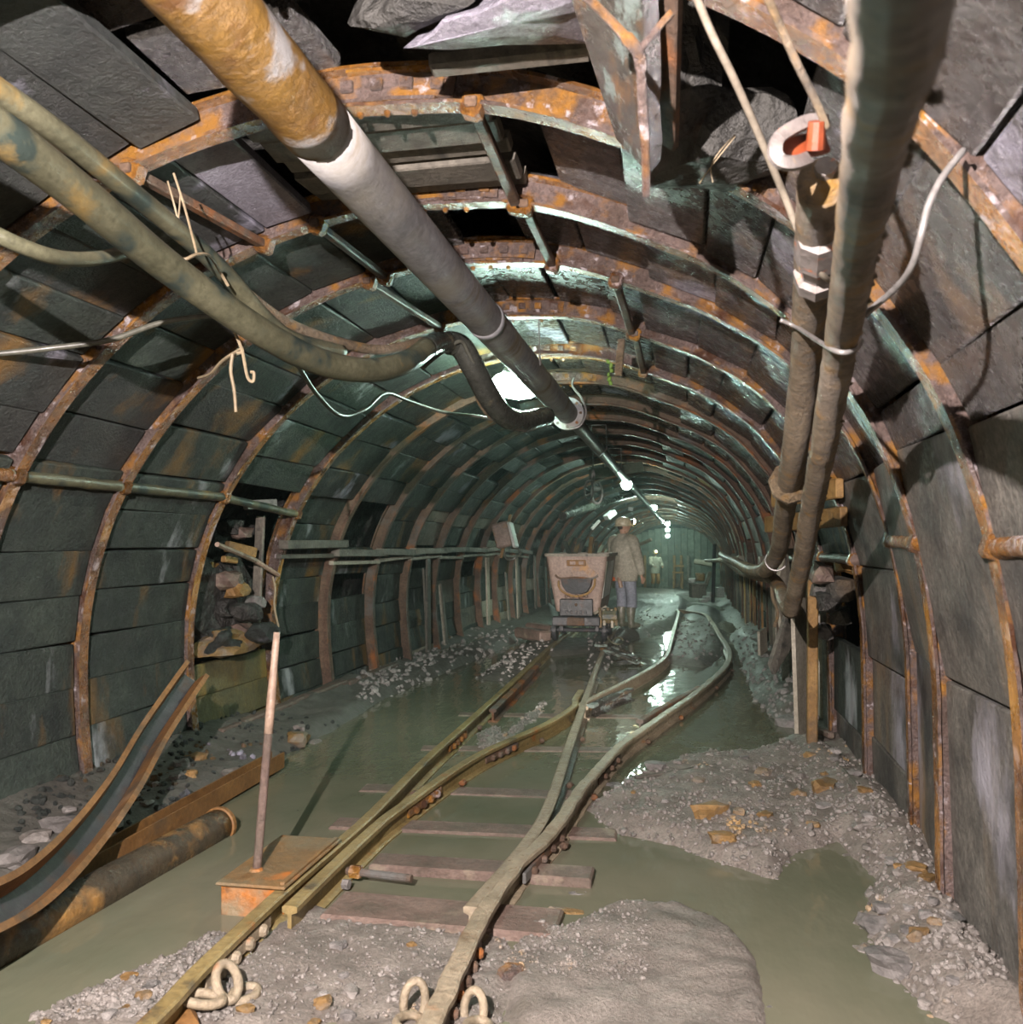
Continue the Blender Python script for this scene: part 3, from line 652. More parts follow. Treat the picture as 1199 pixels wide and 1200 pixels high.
ICO0 = ([tuple(Vector(p).normalized()) for p in ((-1, _t, 0), (1, _t, 0), (-1, -_t, 0), (1, -_t, 0), (0, -1, _t), (0, 1, _t), (0, -1, -_t), (0, 1, -_t), (_t, 0, -1), (_t, 0, 1), (-_t, 0, -1), (-_t, 0, 1))],
        [(0, 11, 5), (0, 5, 1), (0, 1, 7), (0, 7, 10), (0, 10, 11), (1, 5, 9), (5, 11, 4), (11, 10, 2), (10, 7, 6), (7, 1, 8), (3, 9, 4), (3, 4, 2), (3, 2, 6), (3, 6, 8), (3, 8, 9), (4, 9, 5), (2, 4, 11), (6, 2, 10), (8, 6, 7), (9, 8, 1)])
def in_px(x0, x1, y0, y1):
    def f():
        p = fl(random.uniform(x0, x1), random.uniform(y0, y1)); return p.x, p.y
    return f
gravel('gravel', 1700, in_px(690, 1040, 880, 1030), 0.011, M_gravel, 'loose grey gravel on the bank right of the track')
gravel('gravel', 900, in_px(1000, 1180, 960, 1200), 0.012, M_gravel, 'loose gravel along the foot of the right wall')
gravel('gravel', 1300, in_px(10, 270, 1085, 1200), 0.010, M_gravel, 'pale wet gravel in shallow water at the lower left')
gravel('gravel', 700, in_px(590, 760, 1060, 1160), 0.006, M_gravel, 'fine wet grit at the edge of the mud mound')
gravel('gravel', 600, in_px(20, 420, 850, 1000), 0.018, M_plank, 'broken stone along the foot of the left wall')
gravel('gravel', 450, in_px(556, 645, 815, 900), 0.010, M_gravel, 'pale gravel between the two left rails')
gravel('gravel', 700, in_px(420, 650, 740, 830), 0.025, M_stone, 'dark rubble on the left bank further in')
gravel('gravel', 450, in_px(690, 860, 722, 790), 0.020, M_stone, 'dark rubble between the rails beside the mine tub')
gravel('gravel', 500, in_px(865, 960, 745, 870), 0.022, M_stone, 'rubble at the foot of the right wall further in')
gravel('gravel', 700, in_px(240, 590, 1085, 1200), 0.007, M_gravel, 'small grit in the mud between the near rails')
# ------------------------------------------------------------------ rails
def rail_sec(hw=.030, hh=.026, ht=.115, fw=.042):
    w = .008
    return [(-fw, 0), (fw, 0), (fw, .010), (w, .020), (w, ht - hh - .008), (hw, ht - hh), (hw + .001, ht - .006), (hw - .008, ht), (-hw + .008, ht), (-hw - .001, ht - .006), (-hw, ht - hh), (-w, ht - hh - .008), (-w, .020), (-fw, .010)]
def rail(pts, label, mat, z0=0.0, lumpy=0.0, wide=.030, ht=.115, drop=True):
    """PTS: pixel points along the rail head, or world (x, y)"""
    W = []
    for p in pts:
        q = flz(*p, dz=ht) if p[0] > 9 else Vector((p[0], p[1], ht + shift(p[1])[1]))
        W.append(Vector((q.x, q.y, q.z - ht + z0)))
    P = path3(W, 10)
    if lumpy: P = [p + Vector((lumpy * noise.noise(p * 9), 0, lumpy * noise.noise(p * 7 + Vector((5, 0, 0))))) for p in P]
    t = thing('rail', P[len(P) // 2], label, 'rail', 'rails of the switch')
    MB().sweep(P, rail_sec(hw=wide, ht=ht)).build('rail_bar', mat, t)
    t['_p'] = 0; del t['_p']
    return t, P
def fishplate(t, P, i, side, n=4, mat=None, pitch=.14, bolt=.022):
    """joint bar with its bolts on the side of a rail"""
    a, b = P[i], P[min(i + 1, len(P) - 1)]; d = (b - a).normalized(); x = d.cross(Vector((0, 0, 1))) * side
    L = pitch * n + .06; c = a + Vector((0, 0, .052))
    pl = MB().beam(c - d * L / 2 + x * .017, c + d * L / 2 + x * .017, .016, .048, ch=.004).build('joint_bar', mat or M_rust, t)
    for k in range(n):
        q = c + d * ((k - (n - 1) / 2) * pitch) + x * .024
        MB().lathe(q, x, [(0, bolt), (.016, bolt), (.024, bolt * .6)], 8).build('bolt', mat or M_rust, pl)
def near_i(P, y): return min(range(len(P)), key=lambda i: abs(P[i].y - y))
r1, P1 = rail([(-1.53, 1.6), (-1.54, 2.46), (-1.57, 2.84), (-1.59, 3.48), (-1.585, 4.12), (-1.59, 4.6), (-1.64, 5.76), (-1.66, 7.06), (-1.70, 9.09), (-1.77, 11.95), (-1.78, 13.0), (-1.80, 16.0)], 'leftmost rail, olive brown, running to the left wheels of the tub', M_rail)
fishplate(r1, P1, near_i(P1, 3.10), 1, 4, M_railm, .115, .024); fishplate(r1, P1, near_i(P1, 6.55), 1, 4, M_rust, .12)
r2, P2 = rail([(-1.49, 3.34), (-1.50, 4.2), (-1.48, 4.71), (-1.34, 5.94), (-1.05, 7.07), (-0.93, 7.86), (-0.955, 8.25), (-0.96, 8.75)], 'crossing rail from leftmost rail to frog with bent flared end', M_rail)
fishplate(r2, P2, near_i(P2, 5.0), 1, 4, M_rust, .11); fishplate(r2, P2, near_i(P2, 6.3), 1, 4, M_rustd, .11)
r3, P3 = rail([(-0.805, 3.46), (-0.72, 4.29), (-0.71, 4.94), (-0.77, 6.17), (-0.85, 7.9), (-0.97, 10.55), (-1.01, 11.52), (-1.06, 13.0), (-1.10, 16.0)], 'switch blade rail with square cut end, running to right wheels of tub', M_railm)
r3b, P3b = rail([(-0.83, 7.85), (-0.86, 8.09), (-0.67, 8.95), (-0.4, 10.22), (-0.21, 11.58), (-0.17, 13.32), (-0.13, 16.15), (-0.09, 19.3), (-0.12, 21.0), (-0.30, 26.0), (-0.33, 30.0), (-0.25, 36)], 'rail curving right from frog beyond the tub to the far end', M_railm)
r3c, P3c = rail([(-0.79, 7.95), (-0.66, 8.45), (-0.50, 8.95)], 'short thick guard piece lying right of the frog', M_wooddk, wide=.036)
r4, P4 = rail([(-0.72, 1.6), (-0.73, 2.61), (-0.74, 2.93), (-0.75, 3.34), (-0.73, 3.88), (-0.63, 4.5), (-0.58, 5.22), (-0.52, 5.74), (-0.42, 6.48), (-0.18, 7.52), (0.11, 8.78), (0.45, 10.59), (0.59, 12.19), (0.56, 14.45), (0.52, 17.0), (0.45, 19.5), (0.10, 20.9), (-0.1, 21.2)], 'rightmost rail, caked with mud, bending right then back', M_railm, lumpy=.008, wide=.034)
fishplate(r4, P4, near_i(P4, 3.0), 1, 5, M_rustd, .10, .02); fishplate(r4, P4, near_i(P4, 4.3), 1, 4, M_rustd, .16, .018); fishplate(r4, P4, near_i(P4, 6.0), 1, 3, M_rustd, .2, .018)
rail([(-0.34, 7.35), (-0.12, 8.2), (0.16, 9.2)], 'dark check rail close inside the rightmost rail', M_rustd, z0=.0)
rail([(-1.58, 7.6), (-1.61, 9.0), (-1.66, 10.6)], 'grey check rail close beside the leftmost rail', M_rustd)
rail([(752, 719), (764, 712), (778, 709.5), (792, 709)], 'far cross rail bending left behind the standing miner', M_railm)
rail([(768, 708), (764, 702), (767, 697), (777, 692)], 'farthest short rail leading to the bulkhead, left side', M_railm)
# cut face of the blade and little chairs that hold the rails
for P, t, yy in ((P2, r2, (5.55, 6.9)), (P1, r1, (5.3, 7.3, 8.6)), (P3, r3, (5.6, 7.0, 9)), (P4, r4, (4.5, 5.4, 7, 8, 9.6, 11))):
    for y in yy:
        i = near_i(P, y); a = P[i]; d = (P[min(i + 1, len(P) - 1)] - P[max(i - 1, 0)]).normalized(); x = d.cross(Vector((0, 0, 1)))
        MB().box(a + x * .055 + Vector((0, 0, .028)), (.04, .055, .035), Matrix.Rotation(random.uniform(-.3, .3), 3, 'Z'), .012).build('rail_clip', M_rustd, t)
t = thing('switch_rod', (-1.38, 3.95, .05), 'short rusty rod with nut sticking out from crossing rail', 'rod')
MB().tube([(-1.47, 3.90, .055), (-1.16, 3.86, .055)], .017, 10).build('rod', M_rustd, t)
MB().lathe((-1.45, 3.898, .055), (1, -.12, 0), [(0, .03), (.045, .03), (.05, .022)], 6).build('nut', M_rust, t)
MB().lathe((-1.45, 3.80, .035), (1, -.1, 0), [(0, .022), (.03, .022)], 6).build('nut', M_stone, t)

# ------------------------------------------------------------------ sleepers
def sleeper(a, b, w, h, label, mat=None, ztop=.018):
    a, b = Vector((*a, ztop - h / 2)), Vector((*b, ztop - h / 2))
    t = MB().beam(a, b, w, h, ch=.010).build('sleeper', mat or M_sleeper)
    return tag(t, label, 'sleeper', 'sleepers under the switch')
sleeper((-1.95, 5.42), (-0.62, 5.50), .17, .12, 'drowned timber sleeper between the crossing rail and blade, farthest of the clear ones', ztop=.008)
sleeper((-1.85, 4.70), (-0.34, 4.78), .18, .12, 'timber sleeper with purple edge and end right of rightmost rail', ztop=.014)
sleeper((-1.42, 4.12), (-0.40, 4.12), .17, .13, 'timber sleeper just beyond the cut blade end, block end at right', ztop=.040)
sleeper((-1.42, 3.60), (-0.48, 3.58), .26, .13, 'broad muddy sleeper at the cut blade end, holed right end', ztop=.036)
sleeper((-1.9, 6.55), (-0.5, 6.75), .16, .1, 'sunken sleeper just before the frog', ztop=.007)
sleeper((-1.95, 7.9), (-0.1, 8.1), .16, .1, 'sunken sleeper under the frog', ztop=.007)

# ------------------------------------------------------------------ chains at the bottom edge
def chain(links, label, mat, r=.013):
    c0 = Vector(links[0][0]); t = thing('chain', c0, label, 'chain')
    for c, ax, xd, L, W in links:
        MB().ring(c, 1.0, r, ax, 22, 8, L, W, xd).build('link', mat, t, True)
    return t
def fz(px, py, dz): 
    p = fl(px, py, 0.06); return Vector((p.x, p.y, ground(p.x, p.y) + dz))
c1 = fz(258, 1162, .05)
chain([(c1 + Vector((.01, .03, .01)), (.75, -.3, .75), (.2, .2, 1), .060, .040), (c1 + Vector((-.03, -.05, -.01)), (0.1, 0, 1), (1, .15, .1), .062, .034), (c1 + Vector((.05, .07, -.045)), (.2, -.1, 1), (.5, 1, .3), .05, .03)], 'thick chain lying against the leftmost rail at bottom', M_railm, .016)
c2 = fz(508, 1180, .05)
chain([(c2 + Vector((-.06, .0, -.012)), (.35, -.9, .1), (0.1, 0, 1), .06, .034), (c2 + Vector((-.05, -.09, -.03)), (.2, .1, 1), (.2, 1, 0), .055, .034)], 'pale chain links left of the rightmost rail at bottom', M_railm, .014)
c3 = fz(556, 1182, .05)
chain([(c3 + Vector((-.0, .0, -.02)), (-.35, -.9, .1), (0.1, 0, 1), .058, .036), (c3 + Vector((.03, -.08, -.03)), (.2, .1, 1), (.2, 1, 0), .055, .034)], 'pale chain links right of the rightmost rail at bottom', M_railm, .014)

# ------------------------------------------------------------------ orange box with its lever
t = thing('switch_box', (-1.69, 3.77, 0), 'orange rusted steel box in the water beside the leftmost rail', 'box')
MB().box((-1.715, 3.77, .02), (.27, .58, .20), None, .006).build('body', M_box, t)
MB().box((-1.715, 3.77, .128), (.30, .62, .014), None, .005).build('lid', M_boxtop, t)
MB().beam((-1.585, 3.48, .140), (-1.585, 4.06, .140), .02, .014, ch=.003).build('rim', M_boxtop, t)
t = thing('lever', (-1.785, 3.60, .12), 'tall straight wooden handled lever standing in orange box', 'lever')
b0 = Vector((-1.765, 3.62, .10)); top = at(325, 741, 3.98)
MB().tube([b0 + (top - b0) * k / 10 for k in range(7)] , [.0185] * 7, 12).build('rod', M_sleeper, t, True)
MB().tube([b0 + (top - b0) * (.58 + .42 * k / 6) for k in range(7)], [.0195, .0195, .02, .018, .016, .016, .014], 12).build('handle', M_handle, t, True)
MB().lathe(b0, (0, 0, 1), [(0, .035), (.03, .033), (.045, .024)], 10).build('socket', M_boxtop, t)

# ------------------------------------------------------------------ things at the left
a, b = Vector((-2.54, 1.3, .045)), Vector((-2.37, 4.45, .045))
t = thing('drain_pipe', (a + b) / 2, 'fat black rust-stained steel pipe lying in the water at left', 'pipe')
N = 22; R0 = .085
MB().tube([a + (b - a) * k / N for k in range(N + 1)], R0, 20, wob=.02).build('pipe', M_blkpipe, t, True)
MB().lathe(b - (b - a).normalized() * .03, (b - a), [(0, R0 * 1.01), (.005, R0 * 1.10), (.03, R0 * 1.10), (.035, R0 * .9), (-.02, R0 * .88)], 20).build('pipe_rim', M_trough, t)
a, b = Vector((-2.60, 1.6, .05)), Vector((-2.66, 5.75, .07))
t = thing('steel_beam', (a + b) / 2, 'narrow rusty steel beam lying behind the fat black pipe', 'beam')
MB().sweep([a + (b - a) * k / 8 for k in range(9)], [(-.05, -.05), (.05, -.05), (.05, .05), (.038, .05), (.038, -.03), (-.038, -.03), (-.038, .05), (-.05, .05)]).build('beam_profile', M_trough, t)
# bent trough-section arch segment leaning on the wall
cp = [at(-140, 1118, 2.62), at(-22, 1075, 3.05), at(40, 1040, 3.42), at(95, 985, 3.95), at(140, 925, 4.45), at(175, 865, 4.95), at(205, 820, 5.35), at(226, 790, 5.60)]
P = path3(cp, 8)
t = thing('arch_segment', P[0], 'bent brown steel trough segment leaning against left wall', 'steel segment')
sec = [(-.085, .065), (-.058, .065), (-.040, -.035), (.040, -.035), (.058, .065), (.085, .065), (.085, .052), (.068, .052), (.052, -.050), (-.052, -.050), (-.068, .052), (-.085, .052)]
tr = MB().sweep(P, sec, up=Vector((.72, -.45, .55))).build('trough', M_trough, t)
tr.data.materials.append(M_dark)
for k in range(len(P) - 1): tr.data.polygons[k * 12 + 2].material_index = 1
# sill logs at the foot of the left wall
for (ya, yb, x, z, lab) in ((2.6, 4.9, -3.33, -.02, 'pale sill timber at foot of left wall, nearest'), (4.9, 6.1, -3.33, -.03, 'sill timber at foot of left wall behind leaning trough'), (6.2, 7.5, -3.34, .05, 'sill timber at foot of left wall below the hole'), (7.5, 8.7, -3.34, .05, 'sill timber at foot of left wall beyond the hole'), (8.7, 10.2, -3.30, .03, 'sill timber at foot of left wall, farthest')):
    tag(MB().beam((x, ya, z + .06), (x + .02, yb, z + .06), .10, .09, ch=.014).build('sill_timber', M_sleeper if ya > 3 else M_wood), lab, 'timber', 'sill timbers')
# what the hole in the left wall shows
hx = -3.55
def stick(a, b, w, h, mat, label, grp='sticks in the hole of the left wall'):
    return tag(MB().beam(a, b, w, h, ch=.008).build('timber_piece', mat), label, 'timber', grp)
stick(atY(288, 592, 6.85) , atY(323, 590, 7.2), .05, .075, M_stone, 'grey drilled steel strap at top of hole in left wall')
stick(atY(266, 640, 6.7), atY(299, 648, 6.95), .06, .085, M_woody, 'thick ochre timber end in hole of left wall')
stick(atY(262, 655, 6.65), atY(277, 657, 6.8), .05, .05, M_woody, 'small ochre timber end lower in hole of left wall')
stick(atY(246, 662, 6.6), atY(256, 664, 6.75), .05, .05, M_woody, 'stubby ochre timber end at left edge of the hole')
stick(atY(306, 605, 7.15), atY(300, 735, 7.1), .09, .03, M_wood, 'upright grey board at back of hole in left wall')
tag(MB().rock((-3.72, 6.8, 1.0), (.16, .62, .55), 77, .3, 0, 3).build('loose_rock', M_rock), 'dark rock mass at the back of hole in left wall', 'rock')
tag(MB().rock((-3.55, 6.85, .74), (.20, .55, .14), 78, .3, 0, 3).build('dirt_heap', M_stoney), 'ochre heap of dirt on lower edge of hole in left wall', 'heap')
tp = tag(MB().tube([atY(255, 638, 5.98), atY(300, 657, 6.9), atY(327, 674, 7.2)], [.018, .02, .018], 8).build('pale_stick', M_handle), 'pale slanting stick across the hole in the left wall', 'stick')
for k, (px, py, s, m) in enumerate(((268, 680, .10, M_sleeper), (280, 692, .08, M_woody), (262, 712, .12, M_rock), (290, 718, .10, M_rock), (310, 742, .11, M_plank), (282, 744, .12, M_sleeper), (258, 750, .11, M_rock), (300, 705, .07, M_stone), (270, 618, .1, M_rock), (285, 625, .07, M_sleeper))):
    c = atY(px, py, 6.75 + .03 * k)
    tag(MB().rock(c, (s * 1.2, s * 1.5, s), k + 40).build('rubble_stone', m, None), f'broken stone in the hole of the left wall, {ORD[sorted((680, 692, 712, 718, 742, 744, 750, 705, 618, 625)).index(py)]} from the top', 'stone', 'rubble in the left wall hole')
tag(MB().rock(atY(258, 752, 6.55), (.14, .20, .12), 3, .5, sub=3).build('cloth_bundle', M_plank, None, True), 'crumpled dark cloth at lower left of the hole in the wall', 'cloth')
tag(MB().tube(path3([atY(320, 676, 7.05), atY(323, 690, 7.03), atY(322, 710, 7.02), atY(327, 735, 7.0)]), .010, 6).build('wire_end', M_string), 'thin wire hanging from the slanting stick', 'wire')

# ------------------------------------------------------------------ the grey air pipe under the roof
PX, PZ = -1.01, 2.68
def pp(y): sx, sz = shift(y); return Vector((PX + sx, y, PZ + sz))
t = thing('air_pipe', pp(8), 'big grey air pipe hung under roof, ochre rust near camera', 'pipe')
Rp = .097
MB().tube([pp(1.2 + .1 * k) for k in range(13)], Rp * 1.02, 24, wob=.05, sd=3).build('rusted_length', M_piper, t, True)['label'] = 'ochre rusted length'
MB().tube([pp(2.38 + .25 * k) for k in range(24)], Rp, 24).build('grey_length', M_pipe, t, True)
for y in (4.62,): MB().lathe(pp(y), (0, 1, 0), [(0, Rp * 1.03), (.06, Rp * 1.05), (.09, Rp * 1.02)], 24).build('sleeve', M_pipe, t, True)
MB().lathe(pp(8.15), (0, 1, 0), [(-.02, Rp * 1.02), (0, .148), (.035, .148), (.045, .135), (.05, .148), (.085, .148), (.1, .08)], 28).build('flange', M_pipe, t)
for k in range(8):
    an = k * math.pi / 4; MB().lathe(pp(8.13) + Vector((math.cos(an) * .122, 0, math.sin(an) * .122)), (0, 1, 0), [(0, .014), (.13, .014)], 6).build('bolt', M_rustd, t)
MB().tube([pp(8.2 + .7 * k) for k in range(34)], .068, 18).build('thin_length', M_pipe, t, True)
m = MB().tube(path3([pp(8.1) + Vector(q) for q in ((.02, 0, -.15), (.12, 0, -.12), (.17, .02, 0), (.13, .02, .13), (.05, .03, .24), (.06, .05, .32))]), .011, 7); m.build('hanger_wire', M_wire, t)
for y in (5.9, 11.3, 14.1): MB().tube([pp(y) + Vector((-.1, 0, .0)), pp(y) + Vector((-.09, 0, .3)), pp(y) + Vector((.09, 0, .3)), pp(y) + Vector((.1, 0, 0)), pp(y) + Vector((0, 0, -.1)), pp(y) + Vector((-.1, 0, 0))], .006, 6).build('hanger_wire', M_wire, t)

# ------------------------------------------------------------------ lamps (their glow is their own light)
def lamp(c, label, r, mat, first=False, axis=(0, 1, 0), L=1.0):
    c = Vector(c); t = thing('mine_lamp', c, label, 'lamp', 'lamps along the roof')
    ax = Vector(axis).normalized()
    MB().lathe(c - ax * r * L, ax, [(.0, r * .25), (r * .3 * L, r * .78), (r * .8 * L, r), (r * 1.3 * L, r * .98), (r * 1.8 * L, r * .6), (r * 2.0 * L, r * .15)], 16).build('glass', mat, t, True)
    MB().lathe(c + Vector((0, 0, r * .75)), (0, 0, 1), [(0, r * .95), (r * .25, r * .9), (r * .6, r * .45), (r * .9, r * .40)], 16).build('housing', M_enamel, t, True)
    m = MB()
    for k in range(5): m.ring(c - ax * r * L + ax * (r * 2 * L * (k + .5) / 5), r * (1.12 if 0 < k < 4 else .85), r * .03, ax, 16, 4)
    m.build('guard', M_wire, t)
    MB().tube([c + Vector((0, 0, r * 1.6)), c + Vector((0.02, 0, r * 1.6 + .3))], .006, 5).build('hook', M_wire, t)
    return t
l1 = at(606, 452, 7.35)
def big_lamp(c):
    t = thing('mine_lamp', c, 'large glowing oval lamp partly behind the grey pipe', 'lamp', 'lamps along the roof')
    d = Vector((1, -.12, -.16)).normalized()
    MB().lathe(c - d * .21, d, [(0, .03), (.04, .075), (.12, .105), (.24, .11), (.34, .085), (.40, .045), (.42, .01)], 20).build('glass', E_lamp, t, True)
    MB().lathe(c + Vector((0, .0, .085)), (0, 0, 1), [(0, .12), (.03, .115), (.10, .07), (.14, .05)], 16).build('housing', M_enamel, t, True)
    MB().tube([c + Vector((0, 0, .2)), c + Vector((0, 0, .36))], .008, 6).build('hook', M_wire, t)
big_lamp(l1)
lamp(at(735, 568, 16.8), 'bright caged lamp at end of the grey pipe above the miner', .09, E_lampf)
lamp(at(767, 595, 25.5), 'lamp beyond, third bright point along the roof', .085, E_lampf)
lamp(at(783, 614, 31), 'uppermost of three lamps in a column far off', .075, E_lampf)
lamp(at(783, 621, 35), 'middle one of three lamps in a column far off', .075, E_lampf)
lamp(at(783, 628, 39.5), 'lowest of three lamps in a column far off', .075, E_lampf)

# ------------------------------------------------------------------ hoses and cables at the left
def hose(pts, r, mat, label, cat='hose', n=12, name='rubber_hose', k=8, wob=0, smoothit=True):
    P = path3([at(*p) for p in pts], k)
    o = MB().tube(P, r, n, wob=wob).build(name, mat, None, smoothit)
    return tag(o, label, cat)
H1 = [(-620, -300, 1.15), (-280, -40, 1.65), (-60, 115, 2.15), (20, 170, 2.35), (100, 232, 2.65), (200, 315, 3.1), (300, 385, 3.55), (370, 422, 3.95), (430, 434, 4.3), (475, 425, 4.6), (500, 408, 4.9)]
hose(H1, .058, M_hose, 'thick olive hose sweeping along the roof at left', k=10)
hose([(500, 408, 4.9), (512, 402, 5.1), (528, 402, 5.3), (542, 408, 5.35), (556, 432, 5.4), (572, 462, 5.5), (590, 486, 5.7), (612, 494, 6.0), (640, 488, 6.5)], [.060] * 16 + [.070] * 49, M_hoseb, 'shiny black hose bending down beside the big lamp')
hose([(-620, -330, 1.25), (-260, -80, 1.8), (-40, 80, 2.3), (60, 150, 2.6), (150, 222, 3.0), (215, 275, 3.35), (262, 318, 3.6), (310, 372, 3.9), (345, 398, 4.1), (400, 412, 4.5)], .036, M_hose, 'thinner grey green hose just above the thick olive hose')
hose([(205, 268, 3.32), (245, 300, 3.55), (290, 345, 3.8), (340, 380, 4.1), (400, 402, 4.5), (450, 410, 4.8), (495, 400, 5.1), (512, 398, 5.2)], .026, M_hoset, 'pale brown cable beside the thinner hose, drooping to the bend')
hose([(-420, 60, 2.2), (-180, 190, 2.45), (-30, 262, 2.6), (30, 290, 2.7), (75, 303, 2.85), (120, 302, 3.05), (155, 292, 3.2)], .024, M_hose, 'short drooping hose at left edge under thick hose')
hose([(-420, 440, 3.2), (-200, 430, 3.6), (-20, 416, 3.9), (60, 408, 4.0), (130, 398, 4.1), (190, 378, 4.2), (250, 370, 4.3), (300, 372, 4.4)], .013, M_cabled, 'dark thin cable along left wall under thick hose', 'cable')
hose([(348, 425, 4.6), (372, 462, 5.2), (400, 487, 5.8), (428, 480, 6.1), (452, 461, 6.4), (480, 470, 6.7), (520, 483, 7.0), (560, 488, 7.1), (598, 496, 7.2)], .013, M_cabled, 'grey green cable hanging below hoses towards the lamp', 'cable')
hose([(495, 432, 5.15), (520, 412, 5.2), (540, 400, 5.25), (550, 415, 5.3), (566, 446, 5.4), (592, 480, 5.6)], .012, M_cabled, 'thin shiny cable looping over the black hose bend', 'cable')
hose([(556, 447, 5.5), (562, 470, 5.55), (575, 488, 5.65), (592, 497, 5.8)], .016, M_hoset, 'brown cable along the inside of the hose bend', 'cable')
t = thing('rope', at(232, 298, 3.3), 'pale string tied round the hoses and hung from roof', 'string')
MB().tube(path3([at(197, 212, 3.25), at(206, 245, 3.3), at(212, 272, 3.3)]), .004, 5).build('strand', M_string, t)
MB().tube(path3([at(204, 203, 3.3), at(216, 240, 3.3), at(228, 285, 3.26), at(231, 298, 3.25)]), .004, 5).build('strand', M_string, t)
MB().tube(path3([at(212, 228, 3.3), at(210, 252, 3.3), at(208, 270, 3.3)]), .003, 5).build('strand', M_string, t)
MB().tube(path3([at(206, 298, 3.2), at(216, 304, 3.15), at(232, 298, 3.2), at(246, 300, 3.3), at(258, 318, 3.5), at(268, 335, 3.55)]), .006, 6).build('knot_loop', M_string, t)
t = thing('rope', at(283, 405, 3.6), 'tan rope tied under the thick hose with dangling ends', 'rope')
for q in ([(274, 386, 3.6), (281, 402, 3.6), (284, 412, 3.6), (278, 414, 3.6)], [(284, 408, 3.6), (262, 422, 3.7), (247, 438, 3.85), (233, 443, 4.0)], [(273, 415, 3.6), (271, 435, 3.6), (275, 458, 3.6), (277, 483, 3.6)], [(284, 408, 3.6), (287, 425, 3.6), (291, 443, 3.6), (297, 447, 3.6), (298, 437, 3.6), (294, 436, 3.6)]):
    MB().tube(path3([at(*p) for p in q]), .0065, 6).build('strand', M_string, t)

# ------------------------------------------------------------------ the two crusted pipes at the right
A = [(1074, -170, .66), (1064, -75, .74), (1056, 0, .86), (1051, 67, .98), (1034, 130, 1.2), (1021, 200, 1.48), (1008, 270, 1.85), (998, 333, 2.2), (981, 433, 2.8), (964, 533, 3.4), (951, 600, 4.0), (938, 670, 4.7), (927, 716, 5.2)]
A = [(x, y, d * (.62 + .36 * k / (len(A) - 1))) for k, (x, y, d) in enumerate(A)]
P = path3([at(*p) for p in A], 10)
t = thing('hanging_pipe', at(998, 333, 1.75), 'long ochre crusted pipe slanting down at right, nearer one of two', 'pipe')
MB().tube(P, [.030 + .016 * k / len(P) for k in range(len(P))], 16, wob=.12).build('pipe', M_hoset, t, True)
m = MB()                                               # drips of crust along the right side
for k in range(30, len(P) - 3):
    if random.random() < .75:
        q = P[k]; m.rock(q + RT * (.028 + .014 * k / len(P) + .004 * random.random()) + Vector((0, 0, random.uniform(-.02, .02))), (.008, .010, .007), k, .3, 0, 1)
o = m.build('crust', M_hoset, t, True); o['kind'] = 'stuff'
B = [(985, 60, 1.25), (976, 120, 1.5), (968, 180, 1.72), (960, 250, 2.0), (953, 333, 2.4), (944, 433, 3.0), (931, 533, 3.6), (920, 600, 4.5), (913, 645, 5.3), (898, 668, 6.0)]
P = path3([at(*p) for p in B], 10)
t = thing('hanging_pipe', at(944, 433, 3), 'shorter crusted pipe with flange, behind the nearer slanting pipe', 'pipe')
MB().tube(P[25:], [.050] * (len(P) - 25), 16, wob=.07).build('pipe', M_hoset, t, True)
d = (at(920, 600, 4.5) - at(931, 533, 3.6)).normalized()
MB().lathe(at(927, 566, 4.0), d, [(-.05, .05), (-.01, .095), (.02, .095), (.03, .075), (.06, .05)], 8).build('flange', M_hoset, t)
MB().ring(at(910, 657, 5.6), .062, .006, d).build('wire_tie', M_wire, t)
# valve at the head of that pipe
vb = at(966, 215, 1.9)
t = thing('valve', vb, 'red and white painted valve with bent handle on pipe', 'valve')
ax = (at(962, 150, 1.8) - at(966, 260, 2.05)).normalized()
MB().lathe(at(958, 330, 2.3), (at(968, 200, 1.85) - at(958, 330, 2.3)), [(0, .056), (.05, .058), (.06, .044), (.12, .044), (.13, .058), (.24, .056), (.25, .04), (.36, .036), (.37, .05), (.42, .05), (.43, .025), (.5, .022)], 8).build('body', M_redpaint, t)
hp = [at(970, 143, 1.75), at(950, 142, 1.74), at(930, 150, 1.72), at(912, 163, 1.70), at(909, 180, 1.68), at(917, 190, 1.68), at(932, 191, 1.70), at(947, 186, 1.74)]
MB().sweep(path3(hp, 5), [(-.012, -.007), (.012, -.007), (.012, .007), (-.012, .007)], up=tuple(-FW)).build('handle', M_redpaint, t)
MB().beam(at(915, 178, 1.74), at(968, 166, 1.78), .045, .018, up=tuple(-FW), ch=.004).build('yoke', M_redrust, t)
MB().lathe(at(956, 175, 1.74), (0, -.5, .8), [(0, .018), (.05, .016)], 10).build('stem', M_redrust, t)
